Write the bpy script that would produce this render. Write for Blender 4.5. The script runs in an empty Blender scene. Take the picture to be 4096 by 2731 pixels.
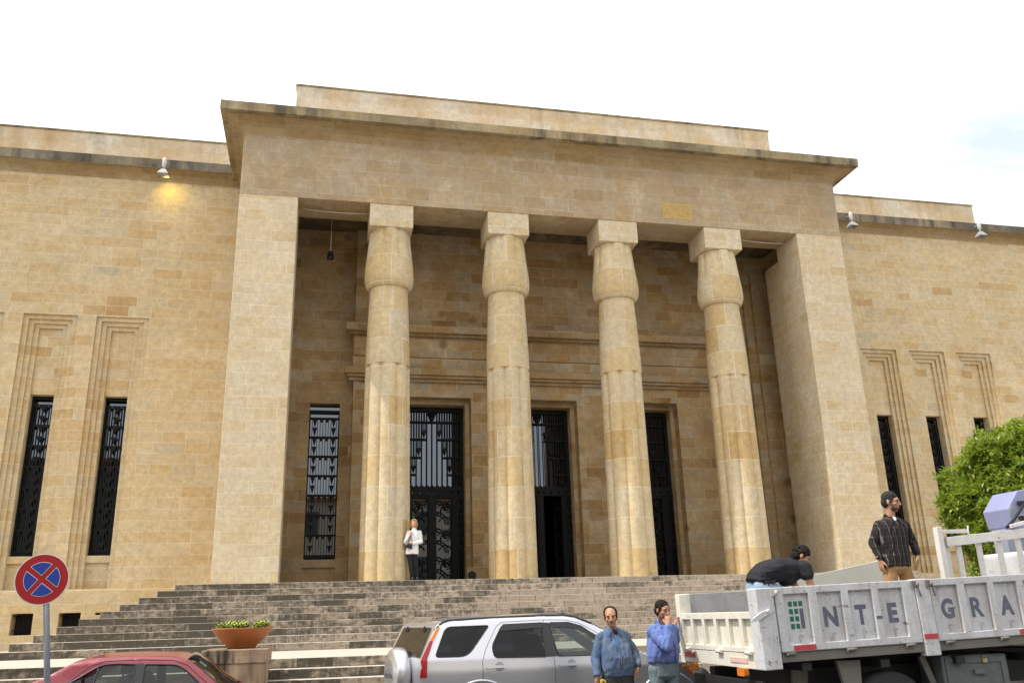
import bpy, bmesh, math, random
from mathutils import Vector, Matrix, noise as mnoise
random.seed(7)
R = math.radians
sc = bpy.context.scene
col = sc.collection

# ------------------------------------------------------------------ object helpers
def link(name, me, mat=None, parent=None, smooth=False):
    o = bpy.data.objects.new(name, me)
    col.objects.link(o)
    if mat is not None:
        for m in (mat if isinstance(mat, (list, tuple)) else [mat]):
            me.materials.append(m)
    if parent is not None:
        o.parent = parent
    if smooth:
        me.polygons.foreach_set('use_smooth', [True] * len(me.polygons))
    return o

def tag(o, label=None, cat=None, group=None, kind=None):
    if label: o['label'] = label
    if cat: o['category'] = cat
    if group: o['group'] = group
    if kind: o['kind'] = kind
    return o

def empty(name, loc=(0, 0, 0), rz=0.0):
    o = bpy.data.objects.new(name, None)
    col.objects.link(o)
    o.location = loc
    o.rotation_euler = (0, 0, rz)
    o.empty_display_size = 0.2
    return o

def copy_tree(o, parent=None):
    c = o.copy(); col.objects.link(c)
    if parent is not None: c.parent = parent
    for ch in list(o.children): copy_tree(ch, c)
    return c

class MB:
    """collects shapes in one mesh"""
    def __init__(self): self.bm = bmesh.new()
    def box(self, x0, x1, y0, y1, z0, z1, mi=0):
        v = [self.bm.verts.new(p) for p in ((x0,y0,z0),(x1,y0,z0),(x1,y1,z0),(x0,y1,z0),(x0,y0,z1),(x1,y0,z1),(x1,y1,z1),(x0,y1,z1))]
        for f in ((0,3,2,1),(4,5,6,7),(0,1,5,4),(1,2,6,5),(2,3,7,6),(3,0,4,7)):
            fc = self.bm.faces.new([v[i] for i in f]); fc.material_index = mi
        return self
    def bar(self, p0, p1, w, d, up=(0, 0, 1), mi=0):
        p0, p1 = Vector(p0), Vector(p1); t = (p1 - p0).normalized()
        a = t.cross(Vector(up))
        if a.length < 1e-4: a = t.cross(Vector((0, 1, 0)))
        a.normalize(); b = a.cross(t)
        r = []
        for p in (p0, p1):
            r.append([self.bm.verts.new(p + a*sx*w/2 + b*sy*d/2) for sx, sy in ((-1,-1),(1,-1),(1,1),(-1,1))])
        for i in range(4):
            self.bm.faces.new((r[0][i], r[0][(i+1)%4], r[1][(i+1)%4], r[1][i])).material_index = mi
        self.bm.faces.new(r[0][::-1]).material_index = mi; self.bm.faces.new(r[1]).material_index = mi
        return self
    def tube(self, pts, r, n=8, mi=0, closed=False):
        pts = [Vector(p) for p in pts]
        rings = []
        prev = None
        for i, p in enumerate(pts):
            if closed: t = pts[(i+1) % len(pts)] - pts[i-1]
            else: t = pts[min(i+1, len(pts)-1)] - pts[max(i-1, 0)]
            t.normalize()
            if prev is None:
                a = t.orthogonal().normalized()
            else:
                a = prev - t * prev.dot(t)
                a = a.normalized() if a.length > 1e-5 else t.orthogonal().normalized()
            prev = a; b = t.cross(a)
            rr = r[i] if isinstance(r, (list, tuple)) else r
            rings.append([self.bm.verts.new(p + (a*math.cos(2*math.pi*k/n) + b*math.sin(2*math.pi*k/n))*rr) for k in range(n)])
        m = len(rings)
        for i in range(m if closed else m-1):
            A, B = rings[i], rings[(i+1) % m]
            for k in range(n):
                f = self.bm.faces.new((A[k], A[(k+1)%n], B[(k+1)%n], B[k])); f.material_index = mi; f.smooth = True
        if not closed:
            self.bm.faces.new(rings[0][::-1]).material_index = mi; self.bm.faces.new(rings[-1]).material_index = mi
        return self
    def lathe(self, prof, c=(0, 0, 0), n=32, axis='z', mi=0, cap=True, smooth=True):
        c = Vector(c); rings = []
        for r_, h in prof:
            ring = []
            for k in range(n):
                a = 2*math.pi*k/n; x, y = r_*math.cos(a), r_*math.sin(a)
                p = {'z': (x, y, h), 'y': (x, h, -y), 'x': (h, x, y)}[axis]
                ring.append(self.bm.verts.new(c + Vector(p)))
            rings.append(ring)
        for A, B in zip(rings, rings[1:]):
            for k in range(n):
                f = self.bm.faces.new((A[k], A[(k+1)%n], B[(k+1)%n], B[k])); f.material_index = mi; f.smooth = smooth
        if cap:
            self.bm.faces.new(rings[0][::-1]).material_index = mi; self.bm.faces.new(rings[-1]).material_index = mi
        return self
    def prism(self, poly, y0, y1, mi=0, axis='y'):
        """polygon in (x,z) [axis y], (y,z) [axis x] or (x,y) [axis z], extruded"""
        def P(a, b, h): return {'y': (a, h, b), 'x': (h, a, b), 'z': (a, b, h)}[axis]
        A = [self.bm.verts.new(P(a, b, y0)) for a, b in poly]; B = [self.bm.verts.new(P(a, b, y1)) for a, b in poly]
        self.bm.faces.new(A).material_index = mi; self.bm.faces.new(B[::-1]).material_index = mi
        n = len(poly)
        for i in range(n):
            self.bm.faces.new((A[i], B[i], B[(i+1)%n], A[(i+1)%n])).material_index = mi
        return self
    def quad(self, *p, mi=0):
        f = self.bm.faces.new([self.bm.verts.new(q) for q in p]); f.material_index = mi
        return self
    def build(self, name, mat=None, parent=None, bevel=0, smooth=False, recalc=True, xform=None):
        if recalc: bmesh.ops.recalc_face_normals(self.bm, faces=self.bm.faces)
        if xform is not None: self.bm.transform(xform)
        me = bpy.data.meshes.new(name); self.bm.to_mesh(me); self.bm.free()
        o = link(name, me, mat, parent, smooth)
        if bevel:
            b = o.modifiers.new('edge', 'BEVEL'); b.width = bevel; b.segments = 2; b.limit_method = 'ANGLE'; b.angle_limit = R(40)
        return o

def holed(outline, holes, bis=None):
    """bmesh of a filled polygon with holes in the (x, z) plane at y = 0"""
    bm = bmesh.new()
    es = []
    for poly in [outline] + list(holes):
        vs = [bm.verts.new((a, 0, b)) for a, b in poly]
        for i in range(len(vs)): es.append(bm.edges.new((vs[i], vs[(i+1) % len(vs)])))
    bmesh.ops.triangle_fill(bm, use_beauty=True, use_dissolve=False, edges=es)
    if bis:
        xs, zs = bis
        for x in xs: bmesh.ops.bisect_plane(bm, geom=bm.verts[:]+bm.edges[:]+bm.faces[:], plane_co=(x,0,0), plane_no=(1,0,0))
        for z in zs: bmesh.ops.bisect_plane(bm, geom=bm.verts[:]+bm.edges[:]+bm.faces[:], plane_co=(0,0,z), plane_no=(0,0,1))
    return bm

def slab(outline, holes, y0, y1):
    """bmesh of a plate with holes between y0 and y1"""
    bm = holed(outline, holes)
    for v in bm.verts: v.co.y = y0
    r = bmesh.ops.extrude_face_region(bm, geom=bm.faces[:])
    for v in r['geom']:
        if isinstance(v, bmesh.types.BMVert): v.co.y = y1
    bmesh.ops.recalc_face_normals(bm, faces=bm.faces)
    return bm

def rect(x0, x1, z0, z1): return [(x0, z0), (x1, z0), (x1, z1), (x0, z1)]

def rounded(pts, r, n=5):
    out = []
    m = len(pts)
    for i in range(m):
        p, a, b = Vector(pts[i]), Vector(pts[i-1]), Vector(pts[(i+1) % m])
        rr = r[i] if isinstance(r, (list, tuple)) else r
        d1, d2 = (a-p), (b-p)
        t = min(rr, d1.length*.45, d2.length*.45)
        q1, q2 = p + d1.normalized()*t, p + d2.normalized()*t
        for k in range(n+1):
            s = k/n
            out.append(tuple(q1*(1-s)**2 + p*2*s*(1-s) + q2*s*s))
    return out

def text_mesh(body, size, name='lettering', bold=0.0, depth=0.004):
    cu = bpy.data.curves.new(name, 'FONT'); cu.body = body; cu.size = size; cu.offset = bold; cu.extrude = depth
    cu.align_x = 'CENTER'; cu.align_y = 'CENTER'
    o = bpy.data.objects.new(name, cu); col.objects.link(o)
    bpy.context.view_layer.update()
    me = bpy.data.meshes.new_from_object(o.evaluated_get(bpy.context.evaluated_depsgraph_get()))
    bpy.data.objects.remove(o); bpy.data.curves.remove(cu)
    return me

# ------------------------------------------------------------------ material helpers
def new_mat(name, rough=.6, color=(.5,.5,.5), metal=0.0, spec=None):
    m = bpy.data.materials.new(name); m.use_nodes = True
    b = m.node_tree.nodes['Principled BSDF']
    b.inputs['Roughness'].default_value = rough
    b.inputs['Base Color'].default_value = (*color, 1)
    b.inputs['Metallic'].default_value = metal
    if spec is not None: b.inputs['Specular IOR Level'].default_value = spec
    return m, m.node_tree, b

def nd(nt, typ, ins=None, **props):
    n = nt.nodes.new('ShaderNode' + typ)
    for k, v in props.items(): setattr(n, k, v)
    for k, v in (ins or {}).items():
        s = n.inputs[k]
        if isinstance(v, bpy.types.NodeSocket): nt.links.new(v, s)
        elif isinstance(v, bpy.types.Node): nt.links.new(v.outputs[0], s)
        else: s.default_value = v
    return n

def mth(nt, op, a, b=0.0, c=0.0, clamp=False):
    n = nt.nodes.new('ShaderNodeMath'); n.operation = op; n.use_clamp = clamp
    for i, v in enumerate((a, b, c)):
        if isinstance(v, bpy.types.NodeSocket): nt.links.new(v, n.inputs[i])
        else: n.inputs[i].default_value = v
    return n.outputs[0]

def mixc(nt, fac, a, b, blend='MIX'):
    n = nt.nodes.new('ShaderNodeMix'); n.data_type = 'RGBA'; n.blend_type = blend
    for i, v in ((0, fac), (6, a), (7, b)):
        if isinstance(v, bpy.types.NodeSocket): nt.links.new(v, n.inputs[i])
        else: n.inputs[i].default_value = v if i == 0 else (*v, 1)
    return n.outputs[2]

def ramp(nt, fac, stops, interp='LINEAR'):
    n = nt.nodes.new('ShaderNodeValToRGB'); cr = n.color_ramp; cr.interpolation = interp
    while len(cr.elements) < len(stops): cr.elements.new(.5)
    for e, (p, c) in zip(cr.elements, stops):
        e.position = p; e.color = (*c, 1) if isinstance(c, (tuple, list)) else (c, c, c, 1)
    nt.links.new(fac, n.inputs[0])
    return n.outputs[0]

def noise(nt, vec, scale, detail=4, rough=.55, dist=0.0):
    return nd(nt, 'TexNoise', {'Vector': vec, 'Scale': scale, 'Detail': detail, 'Roughness': rough, 'Distortion': dist}).outputs[0]

def vscale(nt, vec, s):
    n = nt.nodes.new('ShaderNodeMapping'); nt.links.new(vec, n.inputs[0]); n.inputs['Scale'].default_value = s
    return n.outputs[0]

def wall_uv(nt, mode='wall', radius=.65):
    """(u along the wall, v up) from real position"""
    if mode == 'wall':
        g = nd(nt, 'NewGeometry')
        p = nd(nt, 'SeparateXYZ', {0: g.outputs['Position']}); n = nd(nt, 'SeparateXYZ', {0: g.outputs['True Normal']})
        fx = mth(nt, 'GREATER_THAN', mth(nt, 'ABSOLUTE', n.outputs[0]), .75)
        fz = mth(nt, 'GREATER_THAN', mth(nt, 'ABSOLUTE', n.outputs[2]), .75)
        u = nd(nt, 'Mix', {0: fx, 2: p.outputs[0], 3: p.outputs[1]}).outputs[0]
        v = nd(nt, 'Mix', {0: fz, 2: p.outputs[2], 3: p.outputs[1]}).outputs[0]
        pos = g.outputs['Position']
    else:
        t = nd(nt, 'TexCoord'); p = nd(nt, 'SeparateXYZ', {0: t.outputs['Object']})
        u = mth(nt, 'MULTIPLY', mth(nt, 'ARCTAN2', p.outputs[0], p.outputs[1]), radius)
        v = p.outputs[2]
        pos = nd(nt, 'NewGeometry').outputs['Position']
    return u, v, pos

BLOCKS = [(0, (.40,.26,.115)), (.06, (.47,.33,.165)), (.2, (.51,.385,.21)), (.4, (.53,.42,.25)), (.58, (.50,.41,.26)), (.72, (.55,.445,.28)), (.86, (.50,.37,.195)), (.95, (.45,.385,.265))]

def stone(name, length=.78, course=.335, blocks=BLOCKS, mortar=(.66,.60,.48), mode='wall', tone=(1,1,1), stain=0.0, stain_col=(.11,.085,.05), spots=0.0,
          streak=0.0, streak_col=(.05,.045,.035), msize=.008, patch=.35, vary=1.0, mfac=.7, radius=.65, bump=.35, lichen=0.0, voff=0.0, streak_lo=(.44,.64)):
    m, nt, b = new_mat(name, .88, spec=.25)
    u, v, pos = wall_uv(nt, mode, radius)
    vec = nd(nt, 'CombineXYZ', {0: u, 1: mth(nt, 'ADD', v, voff), 2: 0.0}).outputs[0]
    br = nd(nt, 'TexBrick', {'Vector': vec, 'Color1': (0,0,0,1), 'Color2': (1,1,1,1), 'Mortar': (.5,.5,.5,1), 'Scale': 1.0, 'Mortar Size': msize,
                             'Mortar Smooth': .25, 'Bias': 0.0, 'Brick Width': length, 'Row Height': course}, offset=.42, offset_frequency=2, squash=.74, squash_frequency=3)
    big = noise(nt, vscale(nt, pos, (.22, .22, .22)), 1.0, 3)
    val = mth(nt, 'ADD', mth(nt, 'MULTIPLY', mth(nt, 'SUBTRACT', br.outputs['Color'], .5), .95*vary), mth(nt, 'ADD', mth(nt, 'MULTIPLY', mth(nt, 'SUBTRACT', big, .5), .7), .5), clamp=True)
    c = ramp(nt, val, blocks)
    # soft patches inside and across blocks
    n1 = noise(nt, pos, .9, 5, .6); n2 = noise(nt, pos, 5.5, 6, .65)
    c = mixc(nt, mth(nt, 'MULTIPLY', ramp(nt, n1, [(.42, 0.0), (.68, 1.0)]), patch), c, (.43,.30,.14))
    c = mixc(nt, mth(nt, 'MULTIPLY', ramp(nt, noise(nt, pos, 1.7, 5, .6), [(.5, 0.0), (.72, 1.0)]), patch*.9), c, (.50,.44,.32))
    c = mixc(nt, 1.0, c, ramp(nt, n2, [(.25, .76), (.75, 1.13)]), 'MULTIPLY')
    c = mixc(nt, 1.0, c, ramp(nt, noise(nt, pos, 16, 5, .7), [(.3, .86), (.7, 1.09)]), 'MULTIPLY')
    # pale, broken joints
    jm = mth(nt, 'MULTIPLY', br.outputs['Fac'], mth(nt, 'MULTIPLY', ramp(nt, noise(nt, pos, 1.3, 3), [(.36, .15), (.60, 1.0)]), mfac))
    c = mixc(nt, jm, c, mortar)
    if spots:
        vo = nd(nt, 'TexVoronoi', {'Vector': nd(nt, 'VectorMath', {0: pos, 1: vscale(nt, nd(nt, 'TexNoise', {'Vector': pos, 'Scale': 2.5}).outputs[1], (.25,.25,.25))}, operation='ADD').outputs[0], 'Scale': 1.15})
        sp = ramp(nt, vo.outputs['Distance'], [(.12, 1.0), (.24, 0.0)])
        keep = ramp(nt, nd(nt, 'SeparateXYZ', {0: vo.outputs['Color']}).outputs[0], [(.45, 0.0), (.5, 1.0)], 'CONSTANT')
        tint = ramp(nt, nd(nt, 'SeparateXYZ', {0: vo.outputs['Color']}).outputs[1], [(0, (.20,.13,.06)), (.5, (.26,.15,.06)), (.75, (.30,.27,.19))], 'CONSTANT')
        c = mixc(nt, mth(nt, 'MULTIPLY', mth(nt, 'MULTIPLY', sp, keep), spots), c, tint)
    if stain:
        s = ramp(nt, noise(nt, vscale(nt, pos, (.5,.5,.35)), 1.0, 6, .62), [(.42, 0.0), (.7, 1.0)])
        c = mixc(nt, mth(nt, 'MULTIPLY', s, stain), c, stain_col)
    if streak:
        s1 = ramp(nt, noise(nt, vscale(nt, pos, (2.6, 2.6, .35)), 1.0, 5, .6), [(streak_lo[0], 0.0), (streak_lo[1], 1.0)])
        s2 = ramp(nt, noise(nt, vscale(nt, pos, (.9, .9, .5)), 1.0, 3), [(.42, .1), (.60, 1.0)])
        c = mixc(nt, mth(nt, 'MULTIPLY', mth(nt, 'MULTIPLY', s1, s2), streak), c, streak_col)
    if lichen:
        # black weathering: whole blocks gone dark, ragged edges, drips
        blk = ramp(nt, br.outputs['Color'], [(.35, 0.0), (.8, 1.0)])
        px = nd(nt, 'SeparateXYZ', {0: pos}).outputs[0]
        left = mth(nt, 'MULTIPLY_ADD', mth(nt, 'SMOOTH_MIN', mth(nt, 'MULTIPLY', mth(nt, 'SUBTRACT', 7.0, px), .05), .55, .2), 1.0, .0)
        lo = noise(nt, vscale(nt, pos, (.6,.6,2.2)), 1.0, 4)
        rag = noise(nt, vscale(nt, pos, (7, 7, 11)), 1.0, 7, .72)
        drip = noise(nt, vscale(nt, pos, (22, 22, 1.6)), 1.0, 3, .6)
        a = mth(nt, 'ADD', mth(nt, 'MULTIPLY', blk, .20), mth(nt, 'MULTIPLY', left, .42))
        a = mth(nt, 'ADD', a, mth(nt, 'MULTIPLY', lo, .55))
        a = mth(nt, 'ADD', a, mth(nt, 'MULTIPLY', rag, 1.0))
        a = mth(nt, 'ADD', a, mth(nt, 'MULTIPLY', drip, .35)); a = mth(nt, 'SUBTRACT', a, .17)
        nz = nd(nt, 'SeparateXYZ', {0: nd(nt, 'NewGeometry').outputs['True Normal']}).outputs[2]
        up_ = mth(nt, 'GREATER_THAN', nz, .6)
        amt = ramp(nt, mth(nt, 'MULTIPLY', a, .6), [(.515, 0.0), (.585, .6), (.68, 1.0)])
        crk = mth(nt, 'MULTIPLY', ramp(nt, noise(nt, vscale(nt, pos, (5, 5, 26)), 1.0, 6, .75, 1.5), [(.56, 0.0), (.64, .8)]), ramp(nt, noise(nt, vscale(nt, pos, (.9,.9,3)), 1.0, 3), [(.42, .0), (.6, 1.0)]))
        drp = mth(nt, 'MULTIPLY', ramp(nt, drip, [(.55, 0.0), (.7, .55)]), ramp(nt, noise(nt, vscale(nt, pos, (1.4,1.4,5)), 1.0, 3), [(.45, .0), (.6, 1.0)]))
        amt = mth(nt, 'MAXIMUM', mth(nt, 'MAXIMUM', amt, crk), drp)
        c = mixc(nt, mth(nt, 'MULTIPLY', amt, lichen), c, (.058,.052,.038))
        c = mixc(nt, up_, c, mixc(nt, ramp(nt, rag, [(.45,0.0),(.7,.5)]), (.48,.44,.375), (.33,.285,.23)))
        c = mixc(nt, mth(nt, 'MULTIPLY', mth(nt, 'MULTIPLY', br.outputs['Fac'], ramp(nt, rag, [(.4, 0.0), (.6, 1.0)])), mth(nt, 'SUBTRACT', .8, mth(nt, 'MULTIPLY', up_, .6))), c, (.06,.05,.04))
    if tone != (1,1,1):
        c = mixc(nt, 1.0, c, tone, 'MULTIPLY')
    nt.links.new(c, b.inputs['Base Color'])
    h = mth(nt, 'ADD', mth(nt, 'MULTIPLY', n2, .5), mth(nt, 'MULTIPLY', br.outputs['Fac'], -.35))
    h = mth(nt, 'ADD', h, mth(nt, 'MULTIPLY', noise(nt, pos, 28, 4, .7), .25))
    bp = nd(nt, 'Bump', {'Strength': bump, 'Distance': .02, 'Height': h})
    nt.links.new(bp.outputs[0], b.inputs['Normal'])
    return m

M = {}
M['wall'] = stone('wing stone', length=.92, mfac=.55, tone=(1.14,1.145,1.17), vary=.95, stain=.22, stain_col=(.40,.285,.13))
M['pillar'] = stone('pillar stone', length=.82, course=.33, blocks=[(0,(.47,.35,.19)),(.2,(.53,.42,.25)),(.45,(.565,.465,.30)),(.65,(.54,.455,.31)),(.85,(.58,.49,.33)),(.97,(.49,.37,.20))], patch=.3, tone=(1.165,1.175,1.24), vary=.8, mfac=.6, stain=.15, stain_col=(.42,.31,.15))
M['fascia'] = stone('fascia stone', length=1.0, course=.42, blocks=[(0,(.30,.22,.12)),(.3,(.375,.285,.17)),(.55,(.425,.34,.22)),(.8,(.375,.305,.21)),(.95,(.415,.32,.18))], patch=.75, mfac=.45, stain=.6, stain_col=(.27,.205,.13), vary=.75, tone=(1.08,1.065,1.09))
M['shaft'] = stone('column stone', length=1.02, course=.86, mode='col', blocks=[(0,(.44,.30,.125)),(.25,(.51,.385,.20)),(.5,(.55,.445,.27)),(.75,(.52,.445,.305)),(.95,(.57,.475,.30))], patch=.45, mfac=.75, vary=.95, msize=.011, stain=.22, stain_col=(.42,.285,.12), tone=(1.15,1.15,1.19))
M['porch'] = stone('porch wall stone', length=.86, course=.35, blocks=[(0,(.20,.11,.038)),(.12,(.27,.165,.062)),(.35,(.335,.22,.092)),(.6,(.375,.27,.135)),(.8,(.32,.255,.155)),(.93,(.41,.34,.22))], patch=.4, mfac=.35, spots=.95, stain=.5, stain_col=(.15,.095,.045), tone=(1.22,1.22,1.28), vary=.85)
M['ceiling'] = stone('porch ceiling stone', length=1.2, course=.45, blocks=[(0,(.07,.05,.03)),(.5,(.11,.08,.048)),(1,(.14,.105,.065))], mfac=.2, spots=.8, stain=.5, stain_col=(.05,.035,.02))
M['parapet'] = stone('parapet stone', length=.9, course=.36, blocks=[(0,(.56,.46,.31)),(.35,(.63,.54,.40)),(.7,(.67,.60,.48)),(1,(.61,.52,.37))], patch=.0, mfac=.3, stain=1.0, stain_col=(.52,.34,.14), streak=.35, streak_col=(.20,.15,.10), vary=.5)
M['cornice'] = stone('cornice stone', length=1.4, course=2.0, blocks=[(0,(.30,.22,.11)),(.5,(.38,.30,.17)),(1,(.42,.35,.21))], mfac=.15, streak=.9, stain=.7, stain_col=(.13,.105,.065), patch=.5, streak_lo=(.42,.62), streak_col=(.075,.065,.045))
M['wingcornice'] = stone('blackened cornice stone', length=1.2, course=2.0, blocks=[(0,(.15,.125,.095)),(.5,(.20,.17,.13)),(1,(.26,.215,.15))], mfac=.3, streak=1.0, stain=.9, stain_col=(.075,.068,.06))
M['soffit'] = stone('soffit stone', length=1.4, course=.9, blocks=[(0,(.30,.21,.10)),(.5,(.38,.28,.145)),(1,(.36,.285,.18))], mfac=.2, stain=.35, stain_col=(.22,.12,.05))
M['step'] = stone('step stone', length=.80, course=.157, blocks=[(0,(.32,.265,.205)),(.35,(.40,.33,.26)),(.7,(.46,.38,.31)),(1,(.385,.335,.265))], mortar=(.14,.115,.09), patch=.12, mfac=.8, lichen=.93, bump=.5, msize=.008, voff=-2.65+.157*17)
M['pedestal'] = stone('pedestal stone', length=1.6, course=.2, blocks=[(0,(.44,.33,.24)),(1,(.50,.40,.31))], mfac=.0, stain=.9, stain_col=(.40,.21,.07), streak=1.0, streak_col=(.05,.042,.035), patch=.1, streak_lo=(.36,.48))
M['patch_stone'] = stone('newer patch stone', length=.58, course=.8, blocks=[(0,(.44,.29,.10)),(1,(.50,.34,.13))], mfac=.6, patch=.1)

def simple(name, color, rough=.5, metal=0.0, nscale=0, namt=.15, bump=0, spec=None, coat=0):
    m, nt, b = new_mat(name, rough, color, metal, spec)
    if coat: b.inputs['Coat Weight'].default_value = coat; b.inputs['Coat Roughness'].default_value = .06
    if nscale:
        p = nd(nt, 'TexCoord').outputs['Object']; n = noise(nt, p, nscale, 5, .6)
        c = mixc(nt, 1.0, color, ramp(nt, n, [(.25, 1-namt), (.75, 1+namt)]), 'MULTIPLY')
        nt.links.new(c, b.inputs['Base Color'])
        if bump:
            nt.links.new(nd(nt, 'Bump', {'Strength': bump, 'Distance': .01, 'Height': n}).outputs[0], b.inputs['Normal'])
    return m

def dirty_paint(name, color, dirt=(.22,.17,.12), amt=.6, rough=.55, rust=.0, chips=0.0):
    m, nt, b = new_mat(name, rough, color)
    p = nd(nt, 'TexCoord').outputs['Object']
    s = ramp(nt, noise(nt, vscale(nt, p, (5,5,1.2)), 1.0, 6, .65), [(.42, 0.0), (.8, 1.0)])
    s2 = ramp(nt, noise(nt, p, 3.0, 6, .7), [(.45, 0.0), (.75, 1.0)])
    c = mixc(nt, mth(nt, 'MULTIPLY', s, amt*.6), color, dirt)
    c = mixc(nt, mth(nt, 'MULTIPLY', s2, amt*.5), c, tuple(x*.62 for x in color))
    c = mixc(nt, mth(nt, 'MULTIPLY', ramp(nt, noise(nt, p, 32, 5, .7), [(.45, 0.0), (.75, 1.0)]), amt*.35), c, dirt)
    dr = mth(nt, 'MULTIPLY', ramp(nt, noise(nt, vscale(nt, p, (17,17,.9)), 1.0, 3, .6), [(.56, 0.0), (.72, 1.0)]), ramp(nt, noise(nt, vscale(nt, p, (1.6,1.6,3.5)), 1.0, 2), [(.45, 0.0), (.62, 1.0)]))
    c = mixc(nt, mth(nt, 'MULTIPLY', dr, amt*.7), c, (.20,.12,.06))
    if chips:
        k = ramp(nt, noise(nt, vscale(nt, p, (7,7,16)), 1.0, 7, .75), [(.60, 0.0), (.64, 1.0)])
        c = mixc(nt, mth(nt, 'MULTIPLY', k, chips), c, (.07,.045,.03))
    nt.links.new(c, b.inputs['Base Color'])
    nt.links.new(nd(nt, 'Bump', {'Strength': .12, 'Distance': .01, 'Height': s2}).outputs[0], b.inputs['Normal'])
    return m

def glass(name, tint=(.02,.025,.03), trans=.0, ior=1.5, rough=.02, gcol=(1,1,1)):
    """a thin pane: mirror reflection over see-through tint"""
    m = bpy.data.materials.new(name); m.use_nodes = True; nt = m.node_tree; nt.nodes.clear()
    out = nd(nt, 'OutputMaterial')
    f0 = ((ior-1)/(ior+1))**2
    fc = nd(nt, 'LayerWeight', {'Blend': .5}).outputs['Facing']
    fr = mth(nt, 'MULTIPLY_ADD', mth(nt, 'POWER', fc, 5.0), 1-f0, f0)
    gl = nd(nt, 'BsdfGlossy', {'Color': (*gcol,1), 'Roughness': rough})
    if trans > 0:
        base = nd(nt, 'BsdfTransparent', {'Color': (tint[0], tint[1], tint[2], 1)})
    else:
        base = nd(nt, 'BsdfDiffuse', {'Color': (*tint, 1)})
    mx = nd(nt, 'MixShader', {0: fr, 1: base.outputs[0], 2: gl.outputs[0]})
    nt.links.new(mx.outputs[0], out.inputs[0])
    return m

M['iron'] = simple('black wrought iron', (.006,.0065,.007), .6, .0, 6, .3, spec=.2)
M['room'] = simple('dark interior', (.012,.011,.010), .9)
M['pane'] = glass('museum window pane', (.006,.007,.008), 0, 2.1, gcol=(.78,.88,1.0))
M['ledge'] = M['porch']
M['white_cable'] = simple('white cable', (.75,.74,.70), .5)
M['black'] = simple('black rubber', (.012,.012,.013), .7, 0, 20, .3)
M['plastic'] = simple('dark plastic', (.02,.021,.024), .4)
M['steel'] = simple('grey painted steel', (.15,.165,.19), .45, .1, 9, .2)
M['lampwhite'] = simple('white lamp housing', (.55,.56,.58), .35)
M['lampgrey'] = simple('grey lamp shade', (.33,.34,.35), .45, .2)
M['terracotta'] = simple('terracotta', (.40,.13,.035), .55, 0, 4, .25, .08)
M['soil'] = simple('soil', (.04,.028,.02), .95, 0, 30, .3, .4)
M['asphalt'] = simple('asphalt', (.05,.05,.052), .9, 0, 30, .25, .3)
M['paving'] = simple('pale paving', (.30,.28,.25), .9, 0, 5, .2, .15)
# ================================================================== THE MUSEUM
AX = 7.2                       # symmetry axis of the front
def mir(x): return 2*AX - x
museum = tag(empty('museum_building', (0, 0, 0)), 'sandstone museum with four lotus columns in a tall portico above wide steps', 'building')

def jamb(mb, hw, z0, zt, ya, yb, cx=0):
    mb.quad((cx-hw,ya,z0),(cx-hw,yb,z0),(cx-hw,yb,zt),(cx-hw,ya,zt))
    mb.quad((cx+hw,yb,z0),(cx+hw,ya,z0),(cx+hw,ya,zt),(cx+hw,yb,zt))
    mb.quad((cx-hw,ya,zt),(cx-hw,yb,zt),(cx+hw,yb,zt),(cx+hw,ya,zt))
def ring(mb, hw0, zt0, hw1, zt1, z0, y, cx=0):
    mb.quad((cx-hw0,y,z0),(cx-hw1,y,z0),(cx-hw1,y,zt1),(cx-hw0,y,zt0))
    mb.quad((cx+hw1,y,z0),(cx+hw0,y,z0),(cx+hw0,y,zt0),(cx+hw1,y,zt1))
    mb.quad((cx-hw1,y,zt1),(cx+hw1,y,zt1),(cx+hw0,y,zt0),(cx-hw0,y,zt0))
def arrow(mb, xc, w, ztop, h, y=0, t=.012):
    mb.prism([(xc-w/2, ztop), (xc, ztop-h), (xc+w/2, ztop)], y-t, y+t)

def grille_window(W, H, wide):
    """wrought iron window grille: seven rows of upright bars with pointed leaves"""
    mb = MB(); t = .017
    def vb(x, z0, z1, w=.022): mb.box(x-w/2, x+w/2, -t, t, z0, z1)
    def hb(z, h=.035, x0=-W/2, x1=W/2): mb.box(x0, x1, -t-.003, t+.003, z-h/2, z+h/2)
    for s in (-1, 1): vb(s*(W/2-.018), 0, H, .036)
    top = H*.945; hb(H-.05, .10); hb(top, .04); hb(.05, .06); hb(.02, .05)
    n = 7; rh = (top-.12)/n
    for r_ in range(n):
        z0 = .12 + r_*rh; z1 = z0 + rh
        hb(z0, .045)
        if wide:
            cols = [-.40, -.235, .235, .40]
            for x in (-.40, -.225, -.135, -.045, .045, .135, .225, .40): vb(x*W, z0, z1, .018)
            for xc in (-.3125, .3125):
                vb(xc*W, z0, z1, .012)
                arrow(mb, xc*W, .15*W, z1-.02, rh*.42, -.002); arrow(mb, xc*W, .15*W, z0+rh*.50, rh*.42, -.002)
            for xc in (-.09, .09): mb.box(xc*W-.04, xc*W+.04, -t, t, z1-.10, z1)
        else:
            for x in (-.36, -.25, -.14, .14, .25, .36): vb(x*W, z0, z1, .026)
            vb(0, z0, z1, .016)
            arrow(mb, 0, .26*W, z1-.02, rh*.40, -.002); arrow(mb, 0, .26*W, z0+rh*.47, rh*.40, -.002)
            for xc in (-.31, .31): mb.box(xc*W-.03, xc*W+.03, -t, t, z1-.09, z1)
    vb(-W*.44, 0, top, .02) if not wide else None
    return mb

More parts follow.
